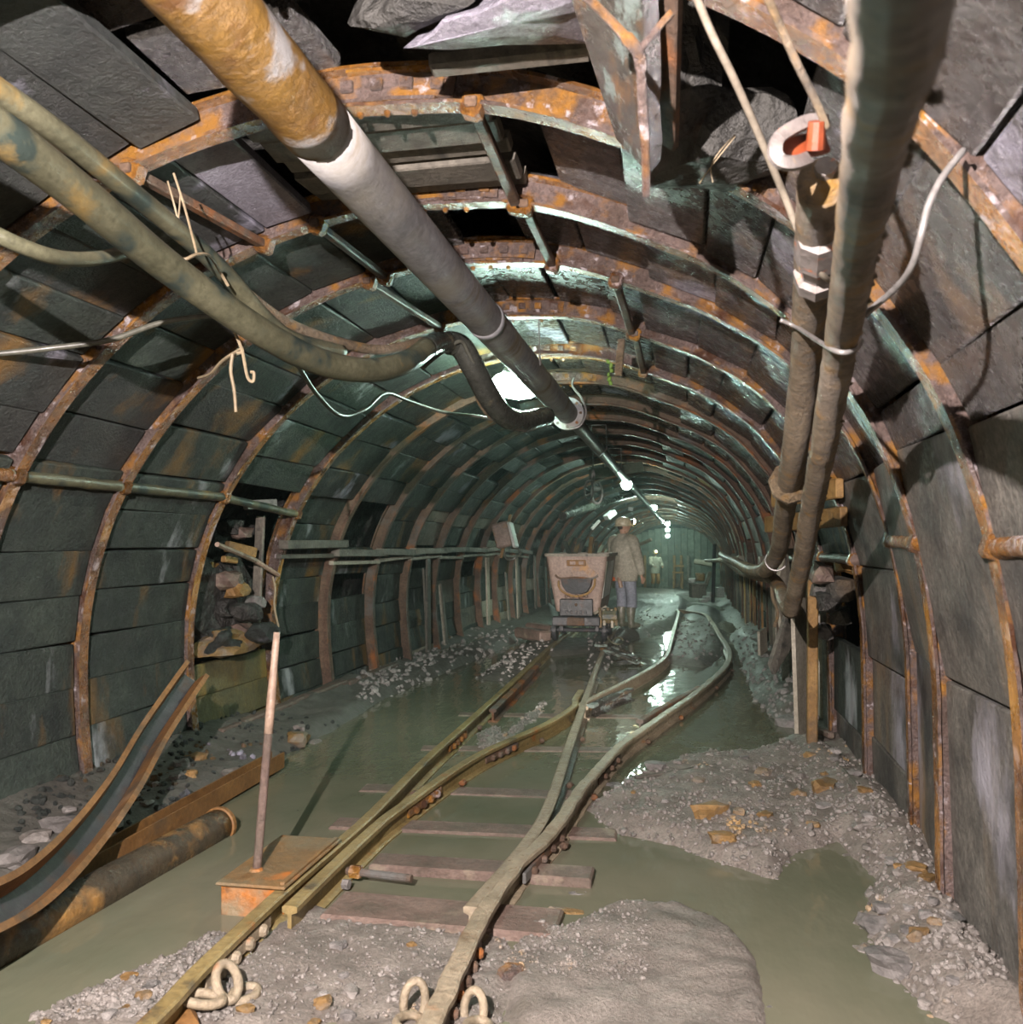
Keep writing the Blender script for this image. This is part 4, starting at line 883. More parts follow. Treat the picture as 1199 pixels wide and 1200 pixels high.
# wires holding the pipes
t = thing('tie_wire', at(975, 405, 2.6), 'bright wire looped round both hanging pipes', 'wire')
MB().tube(path3([at(915, 375, 2.62), at(935, 384, 2.6), at(960, 400, 2.30), at(982, 412, 2.13), at(1001, 411, 2.15), at(1010, 400, 2.3)]), .0065, 7).build('wire', M_wire, t, True)
t = thing('support_cable', at(900, 180, 1.6), 'pale cable hanging from the roof to the valve', 'cable')
MB().tube(path3([at(812, -15, 1.75), at(835, 40, 1.8), at(862, 95, 1.85), at(893, 165, 1.95), at(920, 230, 2.05), at(940, 280, 2.1), at(962, 318, 2.15), at(972, 328, 2.2)]), .0085, 7).build('cable', M_cable, t, True)
t = thing('support_cable', at(935, 70, 1.5), 'tan cable from the roof to the bent valve handle', 'cable')
MB().tube(path3([at(897, -10, 1.5), at(915, 30, 1.55), at(935, 75, 1.6), at(955, 115, 1.68), at(970, 150, 1.72)]), .0075, 7).build('cable', M_hoset, t, True)
t = thing('support_cable', at(1075, 290, 1.8), 'grey cable looping from right arch back to pipe', 'cable')
MB().tube(path3([at(1130, 176, 1.85), at(1105, 208, 1.82), at(1089, 240, 1.8), at(1080, 275, 1.8), at(1070, 310, 1.85), at(1050, 338, 1.95), at(1012, 370, 2.1)]), .0075, 7).build('cable', M_wire, t, True)
# hoses that run on along the right wall
hose([(927, 716, 5.1), (920, 706, 5.4), (915, 690, 6.0), (905, 678, 6.6), (890, 674, 7.4), (872, 670, 8.8), (862, 664, 10.5), (852, 658, 13), (846, 656, 16), (838, 657, 20), (828, 657, 26)], .045, M_hoset, 'tan hose rising from low end of nearer pipe along right wall')
hose([(898, 668, 6.0), (885, 669, 7.0), (872, 664, 8.2), (862, 658, 9.5), (852, 654, 12), (846, 650, 15)], .05, M_hoset, 'thicker tan hose running on from the flanged pipe')
hose([(905, 680, 6.4), (906, 700, 6.45), (912, 718, 6.4), (908, 735, 6.4)], .012, M_hoset, 'short brown cable end dangling below right hoses', 'cable')

# ------------------------------------------------------------------ broken roof at the upper right
t = thing('hanging_board', at(735, 60, 2.2), 'wet dark lagging board hanging from the broken roof', 'board')
bA = [(683, -30, 2.15), (772, -30, 1.92), (775, 188, 2.55), (736, 148, 2.70)]
q = [at(*p) for p in bA]; nrm = (q[1] - q[0]).cross(q[3] - q[0]).normalized()
if nrm.dot(FW) < 0: nrm = -nrm
vv = []
for lay in (0, .05):
    for j in range(9):
        for i in range(6):
            u_, v_ = i / 5, j / 8
            p = (q[0] * (1 - u_) + q[1] * u_) * (1 - v_) + (q[3] * (1 - u_) + q[2] * u_) * v_
            vv.append(p + nrm * lay + (nrm * .014 * noise.noise(p * 12) if lay == 0 else Vector()))
ff = []
for j in range(8):
    for i in range(5):
        k = j * 6 + i; ff += [(k, k + 1, k + 7, k + 6), (54 + k + 6, 54 + k + 7, 54 + k + 1, 54 + k)]
for i in range(5): ff += [(i, 54 + i, 55 + i, i + 1), (48 + i, 49 + i, 103 + i, 102 + i)]
for j in range(8): ff += [(j * 6, j * 6 + 6, 60 + j * 6, 54 + j * 6), (j * 6 + 5, 59 + j * 6, 65 + j * 6, j * 6 + 11)]
MB().add(vv, ff).build('board', M_wooddk, t)
q2 = [at(779, -30, 1.95), at(779, 165, 2.6)]
MB().beam(q2[0], q2[1], .025, .09, up=tuple(FW), ch=.004).build('edge_strip', M_rustd, t)
t = thing('forked_rod', at(752, 120, 1.9), 'rusty forked iron rod hanging before the wet board', 'rod')
MB().tube(path3([at(684, -8, 1.85), at(710, 18, 1.86), at(735, 45, 1.88), at(748, 62, 1.9), at(752, 85, 1.92), at(754, 130, 1.95), at(757, 180, 2.0), at(758, 230, 2.05)]), [.010] * 12 + [.014] * 12 + [.011] * 12 + [.009] * 7, 8, wob=.2).build('rod', M_crust_lit, t, True)
MB().tube(path3([at(748, 62, 1.9), at(765, 40, 1.88), at(788, 14, 1.86)]), .008, 7, wob=.2).build('prong', M_crust_lit, t, True)
tag(MB().rock(at(845, 165, 2.85), (.20, .25, .15), 8, .3, .4, 3).build('roof_rock', M_rock), 'dark rock bulging through hole in the right roof', 'rock')
tag(MB().rock(at(806, 90, 3.0), (.12, .3, .30), 12, .3, .1, 3).build('roof_rock', M_rock), 'black hanging rock deep in the roof hole behind wet board', 'rock')
tag(MB().tube(path3([at(820, 215, 2.5), at(838, 190, 2.5), at(862, 160, 2.5)]), .002, 4).build('root_fibre', M_string), 'thin pale wire curling across the roof hole, left one', 'wire')
tag(MB().tube(path3([at(836, 214, 2.5), at(834, 195, 2.5), at(846, 175, 2.5), at(862, 158, 2.5)]), .002, 4).build('root_fibre', M_string), 'thin pale wire curling across the roof hole, right one', 'wire')
# slab and beam over the first bay
def slab(pts, th, mat, label, name='roof_slab', bump_=.012, seed=0):
    q = [at(*p) for p in pts]; n = len(q); cen = sum(q, Vector()) / n
    nr = (q[1] - q[0]).cross(q[2] - q[0]).normalized()
    if nr.z < 0: nr = -nr
    ring_ = []
    for i in range(n):
        for k in range(4):
            p = q[i] + (q[(i + 1) % n] - q[i]) * k / 4; ring_.append(p + Vector((noise.noise(p * 9 + Vector((seed, 0, 0))), noise.noise(p * 9 + Vector((0, seed + 5, 0))), 0)) * .025)
    N = len(ring_); v = ring_ + [cen + (p - cen) * .92 - nr * .015 for p in ring_] + [cen + (p - cen) * .5 - nr * (.015 + bump_ * (1 + noise.noise(p * 6))) for p in ring_] + [cen - nr * (.02 + bump_)] + [p + nr * th for p in ring_]
    f = []
    for k in range(N):
        k2 = (k + 1) % N
        f += [(k, k2, N + k2, N + k), (N + k, N + k2, 2 * N + k2, 2 * N + k), (2 * N + k, 2 * N + k2, 3 * N), (3 * N + 1 + k, 3 * N + 1 + k2, k2, k)]
    f.append(tuple(3 * N + 1 + k for k in range(N - 1, -1, -1)))
    return tag(MB().add(v, f).build(name, mat), label, 'slab' if 'slab' in name else 'beam')
M_wet = material('wet_pale_rock', ((0.24, 0.23, 0.27), (0.36, 0.34, 0.40)), [((0.08, 0.08, 0.08), 3, 0.58, 0.72)], rough=(0.14, 0.35), bump=1.0, bump_scale=40, rnd=0, spec=.7)
slab([(470, 58, 2.70), (545, 14, 2.52), (600, -8, 2.42), (705, -10, 2.42), (705, 50, 2.74)], .10, M_wet, 'wet pale lilac rock slab in the roof, top middle', seed=2)
slab([(404, 28, 2.75), (480, -8, 2.55), (560, 0, 2.5), (478, 40, 2.78)], .08, M_rock, 'dark broken rock slab left of the pale slab', seed=5)
t = tag(MB().beam(at(505, 76, 2.90), at(694, 56, 2.84), .07, .06, ch=.012).build('roof_timber', M_wood), 'dark squared timber under the pale roof slab', 'timber')
t = thing('lamp_bracket', at(724, 420, 6.3), 'thin bracket dangling from roof with green moss', 'bracket')
MB().beam(at(729, 398, 6.3), at(725, 440, 6.2), .05, .03, ch=.004).build('strap', M_hoset, t)
for k in range(6): MB().rock(at(716 + random.uniform(-3, 3), 424 + k * 5, 6.22), (.016, .014, .024), k, .5, 0, 1).build('moss', M_greenp, t, True)

# ------------------------------------------------------------------ right wall, broken part
stick(at(908, 585, 6.6), at(985, 572, 5.5), .05, .12, M_woody, 'upper ochre plank behind the hanging pipes at right', 'ochre planks on the right wall')
stick(at(900, 615, 6.9), at(990, 605, 5.6), .05, .12, M_woody, 'lower ochre plank behind the hanging pipes at right', 'ochre planks on the right wall')
for k, (px, py, s, m) in enumerate(((962, 672, .10, M_sleeper), (985, 690.5, .12, M_plankr), (970, 705, .10, M_rock), (990, 660, .09, M_woody), (958, 690, .08, M_plankr), (985, 722, .09, M_plankr), (965, 740, .08, M_stone))):
    tag(MB().rock(atY(px, py, 6.55 + .05 * k), (s * .9, s * 1.6, s), k + 70).build('rubble_stone', m), f'broken stone in the gap of the right wall, {ORD[sorted((672, 690.5, 705, 660, 690, 722, 740)).index(py)]} from the top', 'stone', 'rubble in the right wall gap')
for k, (pts, lab) in enumerate((([(900, 778), (925, 700), (932, 745), (905, 790)], 'pale triangular broken board leaning at right wall'), ([(926, 690), (940, 690), (945, 870), (932, 865)], 'tall pale board standing at right wall below nearer pipe'), ([(906, 690), (920, 640), (925, 700), (914, 740)], 'pale board piece high at right wall beside hose'), ([(888, 740), (896, 735), (898, 770), (889, 768)], 'small pale slab standing at foot of right wall'))):
    Y = (8.2, 7.2, 8.6, 11.5)[k]; q = [atY(*p, Y + .25 * (i in (1, 2))) for i, p in enumerate(pts)]; n_ = Vector((-.9, .3, .1)).normalized()
    tag(MB().add(q + [p - n_ * .03 for p in q], [(0, 1, 2, 3), (7, 6, 5, 4), (0, 4, 5, 1), (1, 5, 6, 2), (2, 6, 7, 3), (3, 7, 4, 0)]).build('leaning_board', M_woodp if k else M_wood), lab, 'board', 'boards at the right wall')
for k, (px, yb) in enumerate(((951, 6.75), (940, 7.9), (921, 9.3))):
    p = atY(px, 800, yb); tag(MB().beam((p.x, p.y, 0), (p.x + .02, p.y, 1.25), .07, .07, up=(0, 1, 0), ch=.008).build('prop_post', M_woody if k == 0 else M_wood), f'upright timber prop at right wall, {ORD[k]} beyond the broken gap', 'post', 'props at the right wall')
# ------------------------------------------------------------------ the mine tub
TX, TY = -1.46, 12.75
t = thing('mine_tub', (TX, TY, .11), 'dusty brown steel mine tub on rails beside the miner', 'mine tub')
def tub_ring(z, hw, y0, y1, r=.06):
    pts = []
    for cx, cy, a0 in ((hw - r, y1 - r, 0), (-hw + r, y1 - r, 90), (-hw + r, y0 + r, 180), (hw - r, y0 + r, 270)):
        for k in range(5):
            a = math.radians(a0 + 22.5 * k); pts.append((TX + cx + r * math.cos(a), cy + r * math.sin(a), z))
    return pts
rings = [tub_ring(.55, .31, TY + .14, TY + 1.7), tub_ring(.70, .335, TY + .12, TY + 1.72), tub_ring(1.0, .385, TY + .06, TY + 1.78), tub_ring(1.34, .43, TY, TY + 1.84), tub_ring(1.34, .41, TY + .02, TY + 1.82), tub_ring(.75, .32, TY + .14, TY + 1.70)]
v = [p for r in rings for p in r]; n = 20
f = [(j * n + k, j * n + (k + 1) % n, j * n + n + (k + 1) % n, j * n + n + k) for j in range(5) for k in range(n)] + [tuple(range(n - 1, -1, -1)), tuple(range(100, 120))]
MB().add(v, f).build('body', M_tub, t)
rp = [Vector(p) for p in tub_ring(1.35, .44, TY - .01, TY + 1.85)]; rp.append(rp[0])
MB().sweep(rp, [(-.018, -.02), (.018, -.02), (.018, .022), (-.018, .022)]).build('rim', M_wood, t)
sx = TX + .34
MB().add([(TX + .40, TY + .10, 1.26), (TX + .428, TY + .10, 1.26), (TX + .352, TY + .20, .74), (TX + .32, TY + .20, .74), (TX + .428, TY + 1.4, 1.26), (TX + .352, TY + 1.4, .74), (TX + .40, TY + 1.4, 1.26), (TX + .32, TY + 1.4, .74)],
         [(0, 1, 2, 3), (1, 4, 5, 2), (4, 6, 7, 5), (6, 0, 3, 7), (0, 6, 4, 1), (3, 2, 5, 7)]).build('side_plate', M_tubs, t)
fy = lambda z: TY + .145 - (z - .55) * .178
pl = MB().box((TX + .0, fy(1.24) - .012, 1.24), (.27, .02, .085), Matrix.Rotation(.17, 3, 'X'), .006).build('number_plate', M_trough, t)
MB().box((TX - .05, fy(1.24) - .026, 1.24), (.08, .012, .05), Matrix.Rotation(.17, 3, 'X'), .005).build('raised_mark', M_tub, pl); MB().box((TX + .07, fy(1.24) - .026, 1.24), (.07, .012, .05), Matrix.Rotation(.17, 3, 'X'), .005).build('raised_mark', M_tub, pl)
m = MB(); z1, z0 = 1.02, .80
cup = [(-.23, z1), (.23, z1), (.21, .92), (.15, .83), (.06, z0), (-.06, z0), (-.15, .83), (-.21, .92)]
v = [(TX + a, fy(z) - .01, z) for a, z in cup] + [(TX + a * .93, fy(z) - .075, z0 + (z - z0) * .95 + .01) for a, z in cup]
pk = m.add(v, [(15, 14, 13, 12, 11, 10, 9, 8)] + [(k, (k + 1) % 8, 8 + (k + 1) % 8, 8 + k) for k in range(8)]).build('pocket', M_dark, t)
MB().tube(path3([(TX - .30, fy(1.06) - .02, 1.07), (TX - .22, fy(1.02) - .05, 1.025), (TX, fy(1.03) - .06, 1.04), (TX + .22, fy(1.02) - .05, 1.025), (TX + .30, fy(1.06) - .02, 1.07)]), .014, 7).build('lip', M_rustd, pk)
MB().tube(path3([(TX - .25, fy(1) - .05, .99), (TX - .24, fy(.9) - .09, .90), (TX - .16, fy(.85) - .1, .82), (TX, fy(.8) - .11, .775), (TX + .16, fy(.85) - .1, .82), (TX + .25, fy(.9) - .09, .92), (TX + .26, fy(1) - .05, 1.02)]), .016, 7).build('handle_bar', M_woody, pk)
for k in range(9): MB().ring((TX - .14 + .035 * k, fy(.8) - .105, .775 + .012 * math.sin(k * 1.9)), .02, .006, (k % 2, 1 - k % 2, .3), 10, 5).build('chain_link', M_rustd, pk)
MB().box((TX, TY + .02, .62), (.46, .10, .24), None, .012).build('front_plate', M_dark, t)
MB().lathe((TX + .0, TY - .03, .66), (0, -1, 0), [(0, .022), (.02, .02), (.03, .008)], 10).build('pin', M_rustd, t)
for k in range(5): MB().box((TX - .13 + .065 * k, TY - .036, .555), (.035, .014, .045), None, .004).build('raised_mark', M_dark, t)
MB().box((TX, TY + .0, .43), (.66, .16, .13), None, .015).build('buffer_beam', M_dark, t)
MB().box((TX, TY - .085, .43), (.24, .03, .11), None, .008).build('buffer_pad', M_rustd, t)
MB().box((TX, TY + .95, .42), (.50, 1.7, .12), None, .01).build('frame', M_dark, t)
for sy in (.42, 1.42):
    MB().tube([(TX - .42, TY + sy, .27), (TX + .42, TY + sy, .27)], .03, 8).build('axle', M_dark, t)
    for s_ in (-1, 1):
        wx = TX + s_ * .355
        MB().lathe((wx - s_ * .03, TY + sy, .27), (s_, 0, 0), [(0, .175), (.012, .178), (.018, .158), (.06, .155), (.062, .12), (.045, .11), (.045, .05), (.075, .045), (.08, .02)], 20).build('wheel', M_dark, t)
        MB().box((wx - s_ * .10, TY + sy, .32), (.06, .16, .14), None, .01).build('axle_box', M_dark, t)
# jumble lit beside the front wheel of the tub
def loosebar(a, b, r, mat, lab): tag(MB().tube([Vector(a), Vector(b)], r, 8).build('loose_bar', mat), lab, 'bar', 'bars by the tub')
m0 = at(712, 722, 12.75)
t = thing('coupling', m0, 'pale greasy coupling gear hanging beside right front wheel of tub', 'coupling')
for k in range(5): MB().tube([m0 + Vector((-.1 + .055 * k, 0, .12 - .03 * (k % 2))), m0 + Vector((-.09 + .055 * k, -.03, -.16 + .03 * (k % 3)))], .022, 8).build('finger', M_woodp if k % 2 else M_hoset, t)
MB().lathe(m0 + Vector((.04, .05, 0)), (1, 0, 0), [(-.12, .06), (-.1, .11), (.1, .11), (.12, .06)], 12).build('drum', M_hose, t)
loosebar(at(697, 719, 12.8), at(711, 711, 12.9), .022, M_woodp, 'pale bar sticking out over the right front wheel')
loosebar(at(699, 731, 12.7), at(706, 726, 12.8), .022, M_woodp, 'shorter pale bar below the first by right front wheel')
tag(MB().tube(path3([at(719, 750, 12.4), at(726, 747, 12.5), (at(731, 751, 12.5)), at(726, 755, 12.3), at(718, 753, 12.3), at(713, 748, 12.4)]), .012, 7).build('cable_loop', M_hose), 'loop of cable on the ground between tub and miner', 'cable')
for k, (a, b) in enumerate((((702, 765, 12.0), (757, 776, 11.4)), ((699, 760, 12.3), (740, 764, 12.1)), ((706, 770, 11.8), (748, 777, 11.3)), ((697, 763, 12.2), (712, 760, 12.2)), ((715, 763, 12.2), (750, 772, 11.6)))):
    p, q = at(*a), at(*b); g1, g2 = ground(p.x, p.y), ground(q.x, q.y)
    tag(MB().beam((p.x, p.y, g1 + .05 + .02 * k), (q.x, q.y, g2 + .05 + .015 * k), .07, .035, ch=.006).build('scrap_board', M_wooddk), f'dark wet splintered board on heap before the miner, {ORD[k]} from the bottom', 'board', 'scrap boards before the miner')
for k, (px, py) in enumerate(((622, 748), (634, 742))):
    p = fl(px, py, .1); tag(MB().beam((p.x - .25, p.y + .5, .14), (p.x + .25, p.y - .1, .14), .20, .17, ch=.03).build('timber_log', M_sleeper), ('short brown timber block on the bank left of the tub', 'short brown timber block behind it, nearer the tub')[k], 'timber')
for k, (a, b) in enumerate((((668, 650, 13.4), (680, 631, 13.7)), ((690, 650, 13.8), (694, 629, 13.9)), ((694, 650, 13.9), (700, 634, 14.2)), ((672, 640, 13.5), (662, 634, 13.2)))):
    stick(at(*a) - Vector((0, 0, .25)), at(*b), .07, .03, M_plankl, ('grey green board sticking up out of the tub, left', 'narrow board sticking up out of the tub, middle', 'narrow board sticking up out of the tub, right', 'short board end leaning out of the tub')[k], 'boards in the tub')
# box on the wall
t = thing('junction_box', at(592, 628, 15.9), 'lilac grey electrical box on yellow bracket at left wall', 'box')
c = at(591, 627, 15.9)
MB().box(c, (.28, .42, .44), Matrix.Rotation(-.25, 3, 'Y'), .03).build('case', M_tub, t)
MB().box(c + Vector((.17, -.05, 0)), (.05, .34, .46), Matrix.Rotation(-.25, 3, 'Y'), .02).build('cover', M_enamel, t)
MB().beam(c + Vector((-.05, 0, -.40)), c + Vector((.12, 0, .36)), .05, .05, ch=.005).build('bracket', M_woody, t)
MB().tube(path3([c + Vector((0, 0, -.25)), c + Vector((.05, 0, -.42)), c + Vector((.2, 0, -.4)), c + Vector((.3, .1, -.3))]), .018, 7).build('cable', M_cabled, t)
# hook and chain block under the roof
c = at(698, 574, 14.6)
t = thing('hook_block', c, 'bright steel hook and links hanging from the roof', 'hook')
MB().ring(c + Vector((.03, 0, -.05)), 1, .018, (0, 1, .1), 20, 7, .17, .085, (0, 0, 1)).build('link', M_enamel, t, True)
MB().ring(c + Vector((-.10, 0, -.01)), 1, .016, (.3, 1, 0), 20, 7, .16, .075, (0, 0, 1)).build('link', M_stone, t, True)
MB().ring(c + Vector((-.03, 0, .20)), 1, .015, (1, .5, 0), 16, 7, .10, .05, (0, 0, 1)).build('link', M_stone, t, True)
MB().box(c + Vector((.03, 0, .02)), (.13, .06, .07), None, .02).build('hook_body', M_enamel, t)
MB().tube([c + Vector((-.03, 0, .28)), c + Vector((-.03, 0, .62))], .012, 6).build('hanger', M_stone, t)
t = tag(MB().beam(at(693, 556, 16.0), at(752, 547, 16.4), .16, .18, ch=.01).build('cross_beam', M_back), 'pale cross beam under the roof beside the caged lamp', 'beam')
tag(MB().tube(path3([at(660, 605, 15.2), at(690, 595, 17), at(730, 583, 20), at(752, 578, 23)]), .07, 10).build('dark_duct', M_hoseb), 'dark duct slanting up behind the miner under the roof', 'duct')
tag(MB().beam(at(711, 607, 17.5), at(720, 600, 17.6), .16, .1, ch=.01).build('white_plate', M_enamel), 'small white plate under the dark duct left of miner', 'plate')
tag(MB().beam(at(694, 620, 16.5), at(703, 610, 16.6), .03, .05).build('white_strip', M_enamel), 'slim white strip left of the small white plate', 'strip')
tag(MB().beam(at(737, 596, 21), at(742, 597, 21), .1, .08).build('white_plate', M_enamel), 'small bright plate right of the caged lamp, below it', 'plate')

# ------------------------------------------------------------------ people
def fuse(mb, name, mat, voxel, parent=None, smooth_it=6, fac=.5):
    """one continuous skin over overlapping tubes"""
    o = mb.build(name, mat, None)
    r = o.modifiers.new('r', 'REMESH'); r.mode = 'VOXEL'; r.voxel_size = voxel; r.use_smooth_shade = True
    s = o.modifiers.new('s', 'SMOOTH'); s.iterations = smooth_it; s.factor = fac
    dg = bpy.context.evaluated_depsgraph_get(); dg.update()
    me = bpy.data.meshes.new_from_object(o.evaluated_get(dg)); o.modifiers.clear()
    old = o.data; o.data = me; bpy.data.meshes.remove(old); me.name = name
    me.polygons.foreach_set('use_smooth', [True] * len(me.polygons))
    if parent is not None:
        o.parent = parent; o.matrix_parent_inverse = parent.matrix_basis.inverted() if False else Matrix.Translation(-WLOC.get(parent.name, Vector()))
    return o
class Fig:
    """local figure frame: x right, y ahead, z up"""
    def __init__(s, loc, heading, k=1.0):
        s.o = Vector(loc); s.R = Matrix.Rotation(-heading, 3, 'Z'); s.k = k
    def __call__(s, x, y, z): return s.o + s.R @ (Vector((x, y, z)) * s.k)
    def d(s, x, y, z): return s.R @ Vector((x, y, z))
def ell(m, c, R, rx, ry, rz, sub=3):
    V, Fc = ICO[sub]; return m.add([c + R @ Vector((p[0] * rx, p[1] * ry, p[2] * rz)) for p in V], Fc)
def limb(m, pts, rs, n=12): return m.tube(path3(pts, 5), list(np.interp(np.linspace(0, len(pts) - 1, (len(pts) - 1) * 5 + 1), range(len(rs)), rs)), n)
def hand(m, F, w, d, side, k=1.0):
    """palm, four bent fingers of different length and a thumb from the palm's side; W wrist, D pointing down the hand"""
    d = d.normalized(); fwd = F.d(0, 1, 0); lat = F.d(side, 0, 0)
    pal = w + d * .05 * k
    R = Matrix((fwd, lat, d)).transposed()
    ell(m, pal, R, .042 * k, .017 * k, .055 * k, 2)
    for q, L in enumerate((.068, .078, .074, .058)):
        b = w + d * .085 * k + fwd * (.030 - .020 * q) * k
        c = b + d * L * .5 * k - lat * .006 * k; e = b + d * L * .88 * k - lat * .026 * k
        limb(m, [b, c, e], [.0095 * k, .0088 * k, .0075 * k], 8)
    b = w + d * .035 * k + fwd * .032 * k
    limb(m, [b, b + d * .03 * k + fwd * .024 * k, b + d * .062 * k + fwd * .026 * k - lat * .01 * k], [.012 * k, .0105 * k, .0085 * k], 8)
def person(F, label, group, arms, legs, cloth, vox=.008, lean=(0, 0), headturn=0.0, lamp_off=None, boots=True, trous=M_trous, torso_z=0.0, waist=None):
    t = thing('person', F.o, label, 'person', group)
    lx, ly = lean; tz = torso_z
    S = lambda x, y, z: F(x + lx * max(0, z - .95), y + ly * max(0, z - .95), z + tz)
    m = MB()
    hc = S(0, .035, 1.655); Rh = F.R @ Matrix.Rotation(-headturn, 3, 'Z')
    H = lambda x, y, z: hc + Rh @ Vector((x, y, z))
    ell(m, H(0, 0, .01), Rh, .076, .095, .112); ell(m, H(0, .03, -.06), Rh, .056, .066, .06)
    limb(m, [H(0, .088, .025), H(0, .108, -.012), H(0, .094, -.028)], [.009, .014, .012], 8)        # nose
    for s_ in (-1, 1):
        ell(m, H(.078 * s_, -.005, -.005), Rh, .010, .022, .032, 2)                                  # ears
        ell(m, H(.030 * s_, .083, .035), Rh, .018, .010, .008, 2)                                    # brows
    limb(m, [H(-.022, .089, -.058), H(0, .098, -.057), H(.022, .089, -.058)], [.007, .009, .007], 8)  # lips
    limb(m, [S(0, .01, 1.44), S(0, .015, 1.53), H(0, -.01, -.06)], [.062, .056, .055])
    limb(m, [S(0, 0, .93), S(0, 0, 1.08), S(0, 0, 1.25), S(0, 0, 1.40)], [.13, .125, .14, .12], 14)
    for s_ in (-1, 1):
        sh, el, wr = [S(*p) for p in arms[s_]]
        limb(m, [S(0, 0, 1.42), sh, (sh + el) / 2, el, (el + wr) / 2, wr], [.075, .058, .050, .040, .037, .027])
        hand(m, F, wr, wr - el, s_)
        hp, kn, an = [F(*p) for p in legs[s_]]
        limb(m, [hp, (hp + kn) / 2, kn, (kn + an) / 2 + F.d(0, -.015, 0), an], [.092, .080, .056, .055, .040])
        limb(m, [an, an + F.d(0, .06, -.045), an + F.d(0.01 * s_, .16, -.055)], [.042, .04, .032])
    fuse(m, 'body', M_skin, vox, t, 2)
    for s_ in (-1, 1):
        ell(MB(), H(.030 * s_, .086, .018), Rh, .012, .009, .008, 2).build('eye', M_enamel, t, True)
    ell(MB(), H(0, -.022, .02), Rh, .080, .085, .10).build('hair', M_hair, t, True)
    # jacket
    m = MB()
    V = []
    prof_j = [(.76, .235, .18), (.84, .245, .185), (.95, .24, .18), (1.05, .235, .175), (1.2, .245, .18), (1.32, .245, .175), (1.42, .215, .145), (1.49, .115, .105), (1.535, .075, .078)]
    n = 24
    for z, rx, ry in prof_j:
        for k in range(n):
            a = 2 * math.pi * k / n; r_ = 1 + .05 * noise.noise(Vector((math.cos(a) * 2, math.sin(a) * 2, z * 7)))
            V.append(S(rx * r_ * math.cos(a), ry * r_ * math.sin(a), z))
    N = len(prof_j)
    m.add(V, [(j * n + k, j * n + (k + 1) % n, j * n + n + (k + 1) % n, j * n + n + k) for j in range(N - 1) for k in range(n)] + [tuple(range(n - 1, -1, -1)), tuple(range((N - 1) * n, N * n))])
    for s_ in (-1, 1):
        sh, el, wr = [S(*p) for p in arms[s_]]
        cuff = el + (wr - el) * .93
        limb(m, [S(.05 * s_, 0, 1.40), sh, (sh + el) / 2, el, (el + cuff) / 2, cuff], [.105, .098, .09, .080, .076, .062], 14)
    fuse(m, 'jacket', cloth, .012, t, 4)
    m = MB()
    for s_ in (-1, 1):
        hp, kn, an = [F(*p) for p in legs[s_]]
        limb(m, [hp + F.d(0, 0, .08), hp, (hp + kn) / 2, kn, kn + (an - kn) * (.42 if boots else .95)], [.12, .115, .102, .086, .092], 14)
    hp = [F(*legs[s_][0]) for s_ in (-1, 1)]
    limb(m, [hp[0] + F.d(0, 0, .03), (hp[0] + hp[1]) / 2 + F.d(0, -.01, .05), hp[1] + F.d(0, 0, .03)], [.11, .125, .11], 14)
    fuse(m, 'trousers', trous, .012, t, 4)
    for s_ in (-1, 1):
        hp, kn, an = [F(*p) for p in legs[s_]]
        m = MB(); sh_ = kn + (an - kn) * .28
        limb(m, [sh_, (sh_ + an) / 2 + F.d(0, -.012, 0), an + F.d(0, 0, .02), an + F.d(0, -.005, -.05)], [.080, .076, .058, .052], 14)
        limb(m, [an + F.d(0, -.03, -.055), an + F.d(0, .08, -.05), an + F.d(.015 * s_, .185, -.062)], [.047, .052, .044], 12)
        fuse(m, 'boot', M_boot, .012, t, 3)
    # helmet with its lamp
    m = MB(); V = []
    for z, r_ in ((.015, 1.06), (.045, 1.10), (.09, 1.05), (.13, .86), (.155, .54), (.165, .12)):
        for k in range(24):
            a = 2 * math.pi * k / 24; V.append(H(.104 * r_ * math.cos(a), -.005 + .128 * r_ * math.sin(a), z))
    he = m.add(V, [(j * 24 + k, j * 24 + (k + 1) % 24, j * 24 + 24 + (k + 1) % 24, j * 24 + 24 + k) for j in range(5) for k in range(24)] + [tuple(range(120, 144))]).build('helmet', M_helmet, t, True)
    V = []
    for z, r_, yy in ((.02, 1.05, 0), (.010, 1.24, .01), (.002, 1.26, .01), (.012, 1.05, 0)):
        for k in range(24):
            a = 2 * math.pi * k / 24; V.append(H(.104 * r_ * math.cos(a), -.005 + .128 * r_ * math.sin(a) + yy * max(0, math.sin(a)) * 2, z))
    MB().add(V, [(j * 24 + k, j * 24 + (k + 1) % 24, j * 24 + 24 + (k + 1) % 24, j * 24 + 24 + k) for j in range(3) for k in range(24)]).build('brim', M_helmet, he, True)
    lc = H(0, .125, .085); ld = Rh @ Vector((0, 1, 0))
    MB().lathe(lc, ld, [(-.01, .030), (.02, .042), (.045, .046)], 14).build('warm_lamp', M_dark, he)
    MB().lathe(lc + ld * .046, ld, [(0, .042), (.012, .044), (.028, .024)], 14).build('lamp_lens', E_head, he)
    return t, S
mg = ground(-0.92, 15.35)
F1 = Fig((-0.95, 15.35, mg + .01), math.radians(40), 1.02)
arms = {1: [(.215, 0, 1.42), (.30, .02, 1.12), (.285, .10, .86)], -1: [(-.215, 0, 1.42), (-.27, .03, 1.13), (-.23, .16, .90)]}
legs = {1: [(.10, 0, .92), (.13, .03, .50), (.14, 0, .10)], -1: [(-.10, 0, .92), (-.11, .05, .50), (-.10, .03, .10)]}
t, S = person(F1, 'miner in grey jacket, blue trousers and lit helmet, standing beside tub', None, arms, legs, M_jacket, vox=.0075, lean=(-.09, .02), headturn=math.radians(38))
